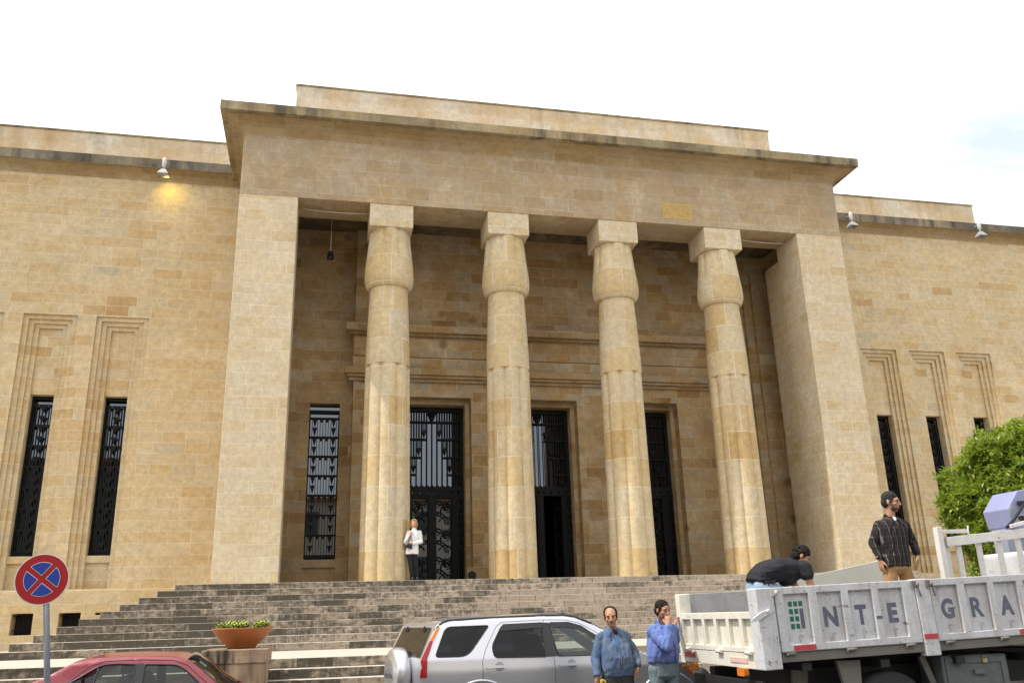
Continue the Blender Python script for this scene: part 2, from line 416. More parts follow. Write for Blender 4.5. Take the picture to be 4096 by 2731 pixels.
# ---- wings -------------------------------------------------------------------------------------------------
WY = 3.95
NICHE = [-10.46, -8.37, -6.27]
BASE = [(-8.28,-7.72,1.53,2.11), (-7.05,-6.48,1.53,2.10), (-6.10,-5.96,2.02,2.085)]
def wing(x0, x1, niches, base):
    holes = [rect(c-.772, c+.772, 2.752, 11.022) for c in niches]
    bm = slab(rect(x0, x1, 2.70, 16.0), holes, WY, WY+.3)
    mb = MB(); mb.bm.free(); mb.bm = bm
    mb.build('wing_wall', M['wall'], museum)
    bh = [rect(*b) for b in base]
    bm = slab(rect(x0, x1, -.5, 2.72), bh, WY-.05, WY+.4)
    mb = MB(); mb.bm.free(); mb.bm = bm
    mb.build('plinth', M['wall'], museum, bevel=.012)
    prof = [(WY,15.84),(WY-.03,15.96),(WY-.12,16.06),(WY-.24,16.12),(WY-.31,16.13),(WY-.31,16.17),(WY-.40,16.17),(WY-.40,16.49),(WY+.40,16.52),(WY+.40,15.84)]
    mb = MB(); mb.prism(prof, x0, x1, axis='x')
    o = mb.build('wing_cornice', [M['wingcornice'], M['soffit']], museum)
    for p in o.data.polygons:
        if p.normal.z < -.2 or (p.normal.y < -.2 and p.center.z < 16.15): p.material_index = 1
left_x0, right_x1 = -32, 46
wing(left_x0, -2.6, NICHE, BASE)
wing(mir(-2.6), right_x1, [mir(c) for c in NICHE], [(mir(b[1]), mir(b[0]), b[2], b[3]) for b in BASE[:2]])
# basement openings
for i, b in enumerate(BASE + [(mir(q[1]), mir(q[0]), q[2], q[3]) for q in BASE[:2]]):
    mb = MB(); mb.box(b[0]-.1, b[1]+.1, WY+.41, WY+.45, b[2]-.1, b[3]+.1)
    if b[1]-b[0] > .3:
        w = mb.build('basement_window', M['room'], museum)
        g = MB()
        for k in range(1, 4): g.tube([(b[0]+(b[1]-b[0])*k/4, WY+.12, b[2]), (b[0]+(b[1]-b[0])*k/4, WY+.12, b[3])], .013, 6)
        g.tube([(b[0], WY+.12, b[3]-.07), (b[1], WY+.12, b[3]-.07)], .015, 6)
        g.tube([(b[0], WY+.12, b[2]+.14), (b[1], WY+.12, b[2]+.14)], .010, 6)
        g.build('window_bars', M['iron'], w)
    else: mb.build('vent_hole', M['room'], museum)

# one stepped wing window, then its copies
SZ = [11.02, 10.89, 10.76, 10.63]; SH = [.77, .625, .483, .342]; SD = [0, .075, .15, .225, .30]
mb = MB()
for k in range(4):
    jamb(mb, SH[k], 2.75, SZ[k], SD[k], SD[k+1])
    if k < 3: ring(mb, SH[k], SZ[k], SH[k+1], SZ[k+1], 2.75, SD[k+1])
hw = SH[3]; y = SD[4]
mb.quad((-hw,y,8.52),(hw,y,8.52),(hw,y,SZ[3]),(-hw,y,SZ[3]))
jamb(mb, hw-.001, 3.70, 8.52, y, y+.45)
mb.quad((-hw,y,3.70),(hw,y,3.70),(hw,y+.45,3.70),(-hw,y+.45,3.70))
mb.quad((-hw,y,3.50),(hw,y,3.50),(hw,y,3.70),(-hw,y,3.70))
jamb(mb, hw-.002, 2.75, 3.50, y, y+.09)
mb.quad((-hw,y+.09,2.75),(hw,y+.09,2.75),(hw,y+.09,3.50),(-hw,y+.09,3.50))
mb.quad((-.77,0,2.75),(.77,0,2.75),(.77,.4,2.75),(-.77,.4,2.75))
w0 = mb.build('wing_window', M['wall'], museum, recalc=False)
w0.location = (NICHE[0], WY, 0)
g0 = grille_window(hw*2, 4.80, False).build('window_grille', M['iron'], w0); g0.location = (0, y+.24, 3.71)
p0 = MB().box(-hw+.004, hw-.004, y+.38, y+.40, 3.71, 8.51).build('window_pane', M['pane'], w0)
for c in NICHE[1:] + [mir(c) for c in NICHE]:
    c_ = copy_tree(w0, museum); c_.location = (c, WY, 0)

# ---- portico mass --------------------------------------------------------------------------------------------
PL, PR = -2.6, mir(-2.6)
IL = -.94; BD = 1.35; FZ = 2.65; LZ = 13.67
for s in (0, 1):
    X = (lambda x: mir(x)) if s else (lambda x: x)
    a, b = sorted((X(PL), X(IL)))
    MB().box(a, b, 0, BD, FZ, LZ).build('corner_pillar', M['pillar'], museum, bevel=.012)
    a, b = sorted((X(PL+.002), X(-.985)))
    MB().box(a, b, BD+.002, 2.35, FZ, 13.22).build('inner_pier', M['pillar'], museum)
    a, b = sorted((X(PL+.004), X(-1.66)))
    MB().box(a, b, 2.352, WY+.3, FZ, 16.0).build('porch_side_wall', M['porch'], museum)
    a, b = sorted((X(PL), X(-1.66)))
    MB().box(a, b, BD+.004, 2.35, 13.224, 15.9).build('side_beam', M['porch'], museum)
MB().box(PL, PR, -.004, BD, LZ+.001, 16.05).build('entablature', M['fascia'], museum, bevel=.008)
MB().box(10.60, 11.62, -.012, .1, 13.86, 14.46).build('replaced_block', M['patch_stone'], museum)
# cornice: mitred rings round three sides
prof = [(-.002,15.62),(.03,15.73),(.10,15.86),(.24,15.96),(.44,16.005),(.49,16.005),(.49,16.05),(.66,16.05),(.66,16.335),(.2,16.37)]
bm = bmesh.new(); rings = []
for o_, z in prof:
    rings.append([bm.verts.new(p) for p in ((PL-o_,12,z),(PL-o_,-o_,z),(PR+o_,-o_,z),(PR+o_,12,z))])
for i, (A, B) in enumerate(zip(rings, rings[1:])):
    for k in range(3):
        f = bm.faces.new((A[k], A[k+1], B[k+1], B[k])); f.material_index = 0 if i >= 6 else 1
bm.faces.new(rings[-1])
bmesh.ops.recalc_face_normals(bm, faces=bm.faces)
me = bpy.data.meshes.new('portico_cornice'); bm.to_mesh(me); bm.free()
link('portico_cornice', me, [M['cornice'], M['soffit']], museum)
# attic parapets
MB().box(-1.22, 15.70, 1.5, 20, 16.38, 18.47).build('attic_parapet', M['parapet'], museum)
MB().box(-1.25, 15.73, 1.47, 20.03, 18.47, 18.53).build('attic_coping', M['cornice'], museum)
for a, b in ((left_x0, PL+.1), (PR-.1, 26.55)):
    MB().box(a, b, 4.32, 20, 16.53, 17.68).build('wing_parapet', M['parapet'], museum)
    MB().box(a-.03, b+.03, 4.29, 20.03, 17.68, 17.74).build('wing_coping', M['cornice'], museum)
MB().box(left_x0, PL, 4.36, 20, 15.7, 16.5).build('light_blocking_roof', M['parapet'], museum)  # unseen roof slabs, added to block light behind the wings
MB().box(PR, right_x1, 4.36, 20, 15.7, 16.5).build('light_blocking_roof', M['parapet'], museum)

# ---- porch interior --------------------------------------------------------------------------------------------
CX0, CX1, CY = .95, mir(.95), 3.4
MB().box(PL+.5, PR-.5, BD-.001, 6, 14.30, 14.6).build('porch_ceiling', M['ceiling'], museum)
DOORS = [3.58, 7.2, 10.82]
holes = [rect(d-1.19, d+1.19, FZ-.01+.012, 8.54) for d in DOORS]
ol = [(CX0, FZ)]
for d in DOORS: ol += [(d-1.19, FZ), (d-1.19, 8.54), (d+1.19, 8.54), (d+1.19, FZ)]
ol += [(CX1, FZ), (CX1, 14.3), (CX0, 14.3)]
bm = slab(ol, [], CY, CY+1.2); mb = MB(); mb.bm.free(); mb.bm = bm
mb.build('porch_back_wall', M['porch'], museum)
def bandbox(name, x0, y0, z0, z1):
    return MB().box(x0, mir(x0), y0, CY+.05, z0, z1).build(name, M['porch'], museum, bevel=.012)
bandbox('upper_ledge', .66, CY-.30, 10.66, 10.92)
bandbox('upper_fillet', .80, CY-.13, 10.585, 10.659)
bandbox('frieze_band', .92, CY-.055, 9.86, 10.50)
bandbox('frieze_band', .90, CY-.10, 9.40, 9.83)
bandbox('lower_ledge', .66, CY-.30, 9.21, 9.42)
bandbox('lower_fillet', .72, CY-.22, 9.12, 9.209)
bandbox('lower_fillet', .80, CY-.10, 9.02, 9.119)
# side bays with their tall recess and window
for s in (0, 1):
    X = (lambda x: mir(x)) if s else (lambda x: x)
    def bx(nm, xa, xb, *r, mat='porch'):
        a, b = sorted((X(xa), X(xb))); return MB().box(a, b, *r).build(nm, M[mat], museum)
    bx('bay_wall', -1.70, -1.05, 3.60, 4.6, FZ, 14.3)
    bx('bay_wall', -1.05, -.75, 3.75, 4.6, FZ, 13.72)
    bx('bay_lintel', -1.05, .949, 3.60, 4.6, 13.72, 14.3)
    bx('bay_lintel', -.75, .949, 3.75, 4.6, 13.58, 13.72)
    cxw = X(.09)
    ol = [(-.84, FZ), (-.49, FZ), (-.49, 3.24), (.47, 3.24), (.47, FZ), (.86, FZ), (.86, 13.58), (-.84, 13.58)]
    if s: ol = [(-a, b) for a, b in ol]
    bm = slab(ol, [rect(-.475, .475, 3.48, 8.37)], 0, .34); mb = MB(); mb.bm.free(); mb.bm = bm
    w = mb.build('bay_window', M['porch'], museum); w.location = (cxw, 3.9, 0)
    g = grille_window(.95, 4.70, True).build('window_grille', M['iron'], w); g.location = (0, .22, 3.485)
    MB().box(-.474, .474, .30, .32, 3.48, 8.37).build('window_pane', M['pane'], w)
    q = MB().box(-.5, .5, .07, .1, FZ, 3.24).build('sill_panel', M['porch'], w)

# doors --------------------------------------------------------------------------------------------------------
def scroll(mb, cx, cz, r, turns, a0, sgn, t=.016):
    pts = []
    n = int(26*turns)
    for k in range(n+1):
        f = k/n; rr = r*(1-.86*f); a = a0 + sgn*2*math.pi*turns*f
        pts.append((cx+rr*math.cos(a), 0, cz+rr*math.sin(a)))
    mb.tube(pts, t, 6)
def arc(mb, cx, cz, r, a0, a1, t=.016, n=14):
    mb.tube([(cx+r*math.cos(a0+(a1-a0)*k/n), 0, cz+r*math.sin(a0+(a1-a0)*k/n)) for k in range(n+1)], t, 6)

def door_transom():
    mb = MB(); t = .02; H1 = 8.26
    rows = [(7.87, H1, .17), (7.29, 7.87, .17), (6.69, 7.29, .34), (6.13, 6.69, .51), (5.73, 6.13, .68)]
    def vb(x, a, b, w=.02): mb.box(x-w/2, x+w/2, -t, t, a, b)
    def hb(z, h, a, b): mb.box(a, b, -t-.004, t+.004, z-h/2, z+h/2)
    for s in (-1, 1): vb(s*1.0, 5.44, H1, .07)
    hb(H1+.005, .09, -1.03, 1.03)
    for i, (a, b, op) in enumerate(rows):
        for k in range(0, 7):
            x = k*.17
            for s in ((-1, 1) if k else (1,)):
                if i == 0 and k == 0: continue
                if x < 1.0: vb(s*x, a, b, .024)
        x = op + (.17 if i else 0)
        while x < 1.0:
            for s in (-1, 1): vb(s*(x+.085), a, b, .03)
            x += .17
        if i:
            for s in (-1, 1):
                xc = s*(op+.085); h = b-a
                if abs(xc) < 1: arrow(mb, xc, .15, a+h*.52, h*.42); vb(xc-.03, a+h*.5, b, .014); vb(xc+.03, a+h*.5, b, .014)
        if i < 4:
            nxt = rows[i][2] if i else 0
            hb(a, .045, nxt, 1.0); hb(a, .045, -1.0, -nxt)
            if i == 0: hb(a, .045, -.2, .2)
    for k in range(-5, 6):
        mb.prism([(k*.17-.085, 5.73), (k*.17+.085, 5.73), (k*.17, 5.80)], -.015, .015)
    # lotus at the crown
    for k in range(-3, 4):
        mb.tube([(0, -.01, 7.90), (k*.022, -.01, 8.02), (k*.045, -.01, 8.20)], .012, 6)
    mb.prism([(-.16, 8.21), (.16, 8.21), (.05, 7.92), (-.05, 7.92)], 0.0, .012)
    mb.box(-1.03, 1.03, -.05, .05, 5.60, 5.73); mb.box(-1.03, 1.03, -.05, .05, 5.44, 5.51)
    xs = [-1.03, -.86, -.62, -.37, -.10, .10, .37, .62, .86, 1.03]
    for xa, xb in zip(xs, xs[1:]): mb.box(xa+.02, xb-.02, -.035, .035, 5.51, 5.60)
    return mb

def door_leaf(side):
    """one swinging leaf of iron scrollwork; side -1 left, +1 right; x from 0 (hinge side outwards)"""
    mb = MB()
    x0, x1 = .0, .66
    mb.box(x0, x0+.075, -.03, .03, FZ+.02, 5.44); mb.box(x1-.09, x1, -.03, .03, FZ+.02, 5.44)
    mb.box(x0+.075, x1-.09, -.03, .03, FZ+.02, FZ+.10); mb.box(x0+.075, x1-.09, -.03, .03, 5.37, 5.44)
    for k in range(3):
        zb = FZ+.10 + k*.89
        for r_ in (.40, .31): arc(mb, x0+.075, zb, r_, 0, math.pi/2, .013)
        for q in range(5):
            a = math.pi/2*(q+.5)/5
            mb.lathe([(.020, -.012), (.022, .012)], (x0+.075+.355*math.cos(a), 0, zb+.355*math.sin(a)), 8, 'y')
        scroll(mb, .42, zb+.55, .155, 1.9, -math.pi/2, 1, .016)
        arc(mb, x0+.075, zb+.47, .30, 0, math.pi/2, .015); arc(mb, .38, zb+.02, .22, 0, math.pi*.9, .014)
        arc(mb, .57, zb+.40, .34, math.pi*.55, math.pi*1.05, .015); arc(mb, .22, zb+.80, .16, math.pi, math.pi*1.9, .014)
        arc(mb, .30, zb+.44, .20, math.pi*.1, math.pi*.8, .013)
    if side < 0:
        for v in mb.bm.verts: v.co.x = -v.co.x
    return mb
for i, d in enumerate(DOORS):
    mb = MB()
    jamb(mb, 1.18, FZ, 8.53, 0, .34); ring(mb, 1.18, 8.53, 1.04, 8.38, FZ, .34); jamb(mb, 1.04, FZ, 8.38, .34, 1.19)
    dr = mb.build('entrance_door', M['porch'], museum, recalc=False); dr.location = (d, CY, 0)
    if i == 1: dr['label'] = 'middle doorway with one leaf standing open onto the dark hall'
    if i == 0:
        tr = door_transom().build('door_transom', M['iron'], dr)
        st = MB()
        for s in (-1, 1):
            st.box(*sorted((s*.70, s*.87)), -.04, .04, FZ, 5.44); st.box(*sorted((s*.985, s*1.035)), -.04, .04, FZ, 5.44)
            for k in range(7):
                arrow(st, s*.928, .115, 5.42-k*.26, .22); st.box(*sorted((s*.87, s*.985)), -.02, .02, 5.42-k*.26, 5.44-k*.26)
            st.box(s*.928-.015, s*.928+.015, -.02, .02, FZ, 3.7)
        st.box(-.08, .08, -.05, .05, FZ, 5.44)
        fr = st.build('door_frame', M['iron'], dr)
        l1 = door_leaf(1).build('door_leaf', M['iron'], dr); l1.location = (.06, .70, 0)
        l2 = door_leaf(-1).build('door_leaf', M['iron'], dr); l2.location = (-.06, .70, 0)
        for o in (tr, fr): o.location = (0, .70, 0)
        keep = [tr, fr, l1, l2]
    else:
        for o in keep:
            c = o.copy(); col.objects.link(c); c.parent = dr
            if i == 1 and o in (l1,):
                c.location = (.72, .70, 0); c.rotation_euler = (0, 0, R(100))
    if i != 1:
        MB().box(-1.04, 1.04, .80, .82, FZ, 8.38).build('door_pane', M['pane'], dr)
    else:
        MB().box(-1.04, 1.04, .80, .82, 5.5, 8.38).build('door_pane', M['pane'], dr)
        MB().box(-1.04, -.06, .80, .82, FZ, 5.5).build('door_pane', M['pane'], dr)
MB().box(CX0+.2, CX1-.2, CY+1.2, CY+6, FZ, 10).bm.free()
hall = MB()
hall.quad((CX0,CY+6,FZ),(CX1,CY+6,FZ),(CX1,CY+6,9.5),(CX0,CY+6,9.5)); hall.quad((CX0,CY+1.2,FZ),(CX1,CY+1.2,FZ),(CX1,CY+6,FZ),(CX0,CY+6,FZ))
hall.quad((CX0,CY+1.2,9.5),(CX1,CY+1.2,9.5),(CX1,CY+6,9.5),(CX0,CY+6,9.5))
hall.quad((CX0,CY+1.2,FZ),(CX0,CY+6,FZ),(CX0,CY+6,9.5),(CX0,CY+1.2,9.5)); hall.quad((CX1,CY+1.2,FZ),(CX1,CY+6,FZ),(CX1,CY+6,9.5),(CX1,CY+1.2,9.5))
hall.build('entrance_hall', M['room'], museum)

# ---- columns -----------------------------------------------------------------------------------------------------
def lobed(prof, n=128):
    """prof: (z, crest radius, groove depth)"""
    bm = bmesh.new(); rings = []
    for z, r_, g in prof:
        ring_ = []
        for k in range(n):
            a = 2*math.pi*k/n
            t = ((a + math.pi/2) / (math.pi/4) + .5) % 1.0 * 2 - 1     # -1..1 across a lobe, a lobe faces the front
            rr = r_*(1 - g*1.5*abs(t)**2.8)
            ring_.append(bm.verts.new((rr*math.cos(a), rr*math.sin(a), z)))
        rings.append(ring_)
    for A, B in zip(rings, rings[1:]):
        for k in range(n):
            f = bm.faces.new((A[k], A[(k+1)%n], B[(k+1)%n], B[k])); f.smooth = True
    for (z, r_, g), A in zip(prof, rings):
        if abs(z-8.70) < .004 or z in (11.09, 11.10):
            for k in range(n): bm.edges.get((A[k], A[(k+1)%n])).smooth = False
    for A, B, pa, pb in zip(rings, rings[1:], prof, prof[1:]):
        if pa[2] and pb[2]:
            for k in range(n):
                if k % 16 == 8: bm.edges.get((A[k], B[k])).smooth = False
    bm.faces.new(rings[0][::-1]); bm.faces.new(rings[-1])
    return bm
prof = [(FZ, .70, .085)] + [(FZ+(8.70-FZ)*k/12, .70-.055*k/12, .085) for k in range(1, 13)]
prof += [(8.703, .650, 0), (9.3, .636, 0), (10.2, .60, 0), (11.14, .556, 0)]
cap = [(11.09,.555,0),(11.10,.62,0),(11.16,.675,0),(11.25,.712,0),(11.36,.732,0),(11.5,.737,0),(11.66,.730,0),(11.8,.718,.012),(12.0,.698,.03),(12.25,.672,.05),(12.5,.648,.06),(12.94,.607,.065)]
for i, cxx in enumerate((1.83, 5.44, 9.03, 12.65)):
    if i == 0:
        bm = lobed(prof); me = bpy.data.meshes.new('column'); bm.to_mesh(me); bm.free()
        c0 = link('column', me, M['shaft'], museum); c0.location = (cxx, .65, 0)
        bm = lobed(cap); me = bpy.data.meshes.new('capital'); bm.to_mesh(me); bm.free()
        link('capital', me, M['shaft'], c0)
        MB().box(-.65, .65, -.63, .63, 12.941, LZ).build('abacus', M['pillar'], c0, bevel=.012)
    else:
        c = copy_tree(c0, museum); c.location = (cxx, .65, 0); c.rotation_euler = (0, 0, math.pi/4*i)
        for ch in c.children:
            if ch.name.startswith('abacus'): ch.rotation_euler = (0, 0, -math.pi/4*i)

# ================================================================== STEPS
stairs = tag(empty('stone_staircase', (AX, -4, 0)), 'wide flight of worn stone steps with black lichen rising to the portico', 'steps')
RI, TR = .157, .362
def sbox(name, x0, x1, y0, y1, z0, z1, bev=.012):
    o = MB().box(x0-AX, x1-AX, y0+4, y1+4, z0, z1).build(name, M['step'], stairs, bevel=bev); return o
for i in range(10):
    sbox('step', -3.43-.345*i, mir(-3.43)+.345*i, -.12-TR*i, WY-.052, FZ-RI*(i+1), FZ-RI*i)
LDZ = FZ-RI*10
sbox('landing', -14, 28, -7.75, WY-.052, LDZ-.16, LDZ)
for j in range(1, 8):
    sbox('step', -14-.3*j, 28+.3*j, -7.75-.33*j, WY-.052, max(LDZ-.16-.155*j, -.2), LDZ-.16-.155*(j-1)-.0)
ped = tag(empty('stone_pedestal', (-1.15, -8.72, 0)), 'stained stone pedestal at the stair edge carrying a terracotta planter', 'pedestal')
MB().box(-.455, .455, -.66, .66, -.1, 1.088).build('pedestal_block', M['pedestal'], ped, bevel=.01)
MB().box(-.485, .485, -.69, .69, 1.089, 1.29).build('pedestal_cap', M['pedestal'], ped, bevel=.012)
# ================================================================== VEHICLES
def place(o, root):
    """the mesh is in world coordinates; hang it on a root that is only translated"""
    o.parent = root; o.location = -Vector(root.location); return o
def paint(name, color, metal=.0, rough=.35, flake=0):
    m, nt, b = new_mat(name, rough, color, metal)
    b.inputs['Coat Weight'].default_value = .6; b.inputs['Coat Roughness'].default_value = .05
    p = nd(nt, 'TexCoord').outputs['Object']
    n = noise(nt, p, 4, 5, .7)
    nt.links.new(mixc(nt, ramp(nt, n, [(.45, 0.0), (.8, .10)]), color, (.30,.26,.21)), b.inputs['Base Color'])
    return m
M['silver'] = paint('silver paint', (.61,.62,.66), .75, .30)
M['red'] = paint('red paint', (.21,.014,.030), .15, .38)
M['darkglass'] = glass('privacy glass', (.10,.115,.15), 1, 1.36)
M['clearglass'] = glass('car glass', (.60,.66,.66), 1, 1.5)
M['amber'] = simple('amber lens', (.60,.17,.01), .15); M['redlens'] = simple('red lens', (.27,.008,.012), .15)
M['clearlens'] = simple('clear lens', (.62,.64,.66), .1, .5)
M['trim'] = simple('black trim', (.018,.018,.022), .35)
M['seat'] = simple('seat cloth', (.035,.037,.045), .85)
M['tyre'] = simple('tyre rubber', (.017,.017,.018), .8, 0, 12, .3, .2)
M['rim'] = simple('alloy rim', (.45,.46,.48), .3, .8)

class Car:
    def __init__(s, root, yn, width, xc, half, belt, crease, tumble, prof, fillet, plan=.09, roof=(0,1)):
        s.roof = roof
        s.root, s.yn, s.w, s.xc, s.half, s.belt, s.crease, s.tum, s.prof, s.fil, s.plan = root, yn, width, xc, half, belt, crease, tumble, prof, fillet, plan
    def ztop(s, x):
        P = s.prof
        if x <= P[0][0]: return P[0][1]
        for (a, za), (b, zb) in zip(P, P[1:]):
            if a <= x <= b: return za + (zb-za)*(x-a)/max(b-a, 1e-6)
        return P[-1][1]
    def off(s, x, z):
        """how far the skin lies inside the widest plane"""
        d = 0.0
        if z > s.belt: d += (z-s.belt)*s.tum + (s.belt-s.crease)*.16
        elif z > s.crease: d += (z-s.crease)*.16
        else: d += (s.crease-z)**1.4*.14
        e = abs(x-s.xc)/s.half
        if e > .5: d += s.plan*((e-.5)/.5)**2.4
        t = s.ztop(x)-z; ra, rb = s.roof; r = s.fil*max(.15, min(1.0, (x-ra)/.2, (rb-x)/.2))
        if t < r: d += r - math.sqrt(max(0, r*r-(r-max(t, 0))**2))
        return d
    def y(s, x, z, side=0): 
        d = s.off(x, z); return s.yn+d if side == 0 else s.yn+s.w-d
    def panel(s, name, outline, holes, mat, inset=0.0, th=.03, side=0, step=.045, parent=None):
        xs = [p[0] for p in outline]; zs = [p[1] for p in outline]
        rx = [min(xs)+step*k for k in range(1, int((max(xs)-min(xs))/step)+1)]; rz = [min(zs)+step*k*.6 for k in range(1, int((max(zs)-min(zs))/(step*.6))+1)]
        bm = holed(outline, holes, (rx, rz))
        for v in bm.verts: v.co.y = s.y(v.co.x, v.co.z, side) + (inset if side == 0 else -inset)
        fs = bm.faces[:]
        if th:
            ex = bmesh.ops.extrude_face_region(bm, geom=fs)
            for v in ex['geom']:
                if isinstance(v, bmesh.types.BMVert): v.co.y += th if side == 0 else -th
        bmesh.ops.recalc_face_normals(bm, faces=bm.faces)
        for f in bm.faces: f.smooth = True
        me = bpy.data.meshes.new(name); bm.to_mesh(me); bm.free()
        me.set_sharp_from_angle(angle=R(38))
        o = link(name, me, mat); 
        if parent: o.parent = parent
        else: place(o, s.root)
        return o
    def strip(s, name, x0, x1, mat, crown=.03, n=16, nv=14, inset=0.0, lift=0.0, th=0.0):
        xs = [x0+(x1-x0)*k/n for k in range(n+1)]
        bm = bmesh.new(); rows = []
        for x in xs:
            z = s.ztop(x)
            y0, y1 = s.y(x, z, 0)+inset, s.y(x, z, 1)-inset
            rows.append([bm.verts.new((x, y0+(y1-y0)*k/nv, z+lift+crown*(1-(2*k/nv-1)**2))) for k in range(nv+1)])
        for A, B in zip(rows, rows[1:]):
            for k in range(nv):
                f = bm.faces.new((A[k], B[k], B[k+1], A[k+1])); f.smooth = True
        bmesh.ops.recalc_face_normals(bm, faces=bm.faces)
        me = bpy.data.meshes.new(name); bm.to_mesh(me); bm.free()
        o = link(name, me, mat); return place(o, s.root)
    def line(s, name, pts, r, mat, side=0, out=.0, dense=8):
        P = []
        for (a, za), (b, zb) in zip(pts, pts[1:]):
            for k in range(dense):
                f = k/dense; x, z = a+(b-a)*f, za+(zb-za)*f
                P.append((x, s.y(x, z, side)-(out if side == 0 else -out), z))
        x, z = pts[-1]; P.append((x, s.y(x, z, side)-(out if side == 0 else -out), z))
        return place(MB().tube(P, r, 6).build(name, mat), s.root)
    def wheel(s, x, z, r, side, w=.2):
        yy = s.yn+.06+w/2 if side == 0 else s.yn+s.w-.06-w/2
        prof = [(r*.62,-w/2),(r*.93,-w/2),(r,-w/2+.03),(r,w/2-.03),(r*.93,w/2),(r*.62,w/2)]
        o = place(MB().lathe(prof, (x,yy,z), 32, 'y').build('wheel', M['tyre']), s.root)
        sg_ = -1 if side == 0 else 1
        mb = MB().lathe([(r*.62,-w/2+.005),(r*.62,w/2-.005)], (x,yy,z), 32, 'y')
        for k in range(5):
            a = k*2*math.pi/5
            mb.bar((x,yy+sg_*(w/2-.02),z),(x+r*.6*math.cos(a),yy+sg_*(w/2-.02),z+r*.6*math.sin(a)),.05,.03,(0,1,0))
        mb.build('rim', M['rim']).parent = o
        return o
def arch(x, z, r, a0=200, a1=-20, n=14):
    return [(x+r*math.cos(R(a0+(a1-a0)*k/n)), z+r*math.sin(R(a0+(a1-a0)*k/n))) for k in range(n+1)]

# ---- silver off-road wagon ---------------------------------------------------------------------------------------
suv = tag(empty('parked_car', (3.5, -11.0, 0)), 'silver off-road wagon with a spare wheel on its rear door parked before the steps', 'car')
prof = [(1.40,.92),(1.407,1.12),(1.53,1.375),(1.632,1.545),(1.70,1.612),(1.80,1.634),(2.36,1.655),(3.10,1.668),(3.40,1.662),(3.56,1.642),(3.80,1.54),(3.94,1.465),(4.48,1.13),(5.14,.985),(5.40,.90),(5.56,.76),(5.60,.55)]
C1 = Car(suv, -11.9, 1.78, 3.45, 2.15, 1.13, .985, .26, prof, .055, .10, (1.72, 3.62))
qw = rounded([(1.590,1.165),(2.03,1.162),(2.345,1.552),(1.745,1.545)], [.06,.12,.05,.08])
rw = rounded([(2.385,1.135),(3.093,1.124),(3.080,1.562),(2.515,1.550),(2.360,1.285)], [.06,.01,.01,.06,.06])
fw_ = rounded([(3.272,1.128),(4.22,1.118),(3.83,1.385),(3.60,1.515),(3.42,1.556),(3.185,1.556)], [.01,.05,.2,.2,.2,.02])
low = [(1.52,.42),(1.42,.55)] + [p for p in prof[:1]] + prof[1:] + [(5.58,.42)]
outl = low + arch(4.84,.36,.40, -10, 190) + arch(2.2,.36,.40, -10, 190)
for sd_ in (0, 1):
    C1.panel('body_side', outl, [qw, rw, fw_], M['silver'], side=sd_, step=.045)
    C1.panel('rear_quarter_window', qw, [], M['darkglass'], .008, 0, sd_)
    C1.panel('rear_door_window', rw, [], M['darkglass'], .008, 0, sd_)
    C1.panel('front_door_window', fw_, [], M['clearglass'], .008, 0, sd_)
    for wx in (2.2, 4.84): C1.wheel(wx, .345, .345, sd_)
C1.strip('roof', 1.72, 3.56, M['silver'], .03, lift=-.004)
C1.strip('windscreen', 3.56, 4.47, M['clearglass'], .045, inset=.05)
C1.strip('bonnet', 4.47, 5.42, M['silver'], .05)
C1.strip('front_panel', 5.42, 5.60, M['silver'], .03)
C1.strip('rear_header', 1.60, 1.72, M['silver'], .02)
C1.line('roof_rail', [(1.60,1.502),(1.66,1.575),(1.72,1.607),(1.80,1.625),(2.36,1.645),(3.10,1.657),(3.40,1.650),(3.56,1.630),(3.80,1.533)], .021, M['trim'], out=-.012)
C1.line('roof_rail', [(1.72,1.607),(1.80,1.625),(2.36,1.645),(3.10,1.657),(3.40,1.650),(3.56,1.630)], .021, M['trim'], 1, out=-.012)
C1.line('windscreen_seal', [(3.80,1.533),(3.94,1.455),(4.44,1.145)], .010, M['trim'], out=-.012)
C1.panel('door_pillar_trim', [(3.098,1.124),(3.262,1.128),(3.180,1.565),(3.086,1.566)], [], M['trim'], -.003, .004)
C1.line('door_seam', [(2.222,.62),(2.222,1.10),(2.27,1.24),(2.351,1.392),(2.44,1.535),(2.52,1.588),(3.104,1.602),(3.42,1.592),(3.62,1.545),(3.82,1.435),(4.02,1.30)], .0035, M['trim'])
C1.line('door_seam', [(3.104,1.602),(3.13,1.38),(3.21,1.09),(3.227,.55)], .0035, M['trim'])
C1.line('door_seam', [(4.36,1.12),(4.34,.90),(4.25,.55)], .0035, M['trim'])
C1.line('window_frame', rw + rw[:1], .008, M['trim'], dense=3); C1.line('window_frame', fw_ + fw_[:1], .008, M['trim'], dense=3)
C1.line('window_frame', qw + qw[:1], .005, M['trim'], dense=3)
C1.panel('wind_deflector', [(2.475,1.47),(3.085,1.505),(3.085,1.572),(2.53,1.562)], [], M['trim'], -.014, .008)
C1.panel('wind_deflector', rounded([(3.19,1.50),(3.45,1.50),(3.62,1.455),(3.85,1.33),(3.87,1.352),(3.64,1.515),(3.45,1.568),(3.185,1.57)], .02), [], M['trim'], -.014, .008)
for hx, hz in ((2.40,1.025),(3.40,1.02)):
    o = C1.panel('door_handle', rounded([(hx-.13,hz-.018),(hx+.13,hz-.014),(hx+.13,hz+.018),(hx-.13,hz+.016)], .015), [], M['silver'], -.035, .018)
    e = C1.panel('handle_recess', [(hx+.05+.065*math.cos(a*.4), hz+.062*math.sin(a*.4)) for a in range(16)], [], simple('recess shade', (.30,.31,.34), .3, .5), -.002, .002)
lamp_red = [(1.395,.92),(1.48,.92),(1.49,1.155),(1.572,1.37),(1.53,1.375),(1.415,1.15),(1.402,1.12),(1.418,1.05),(1.40,1.0)]
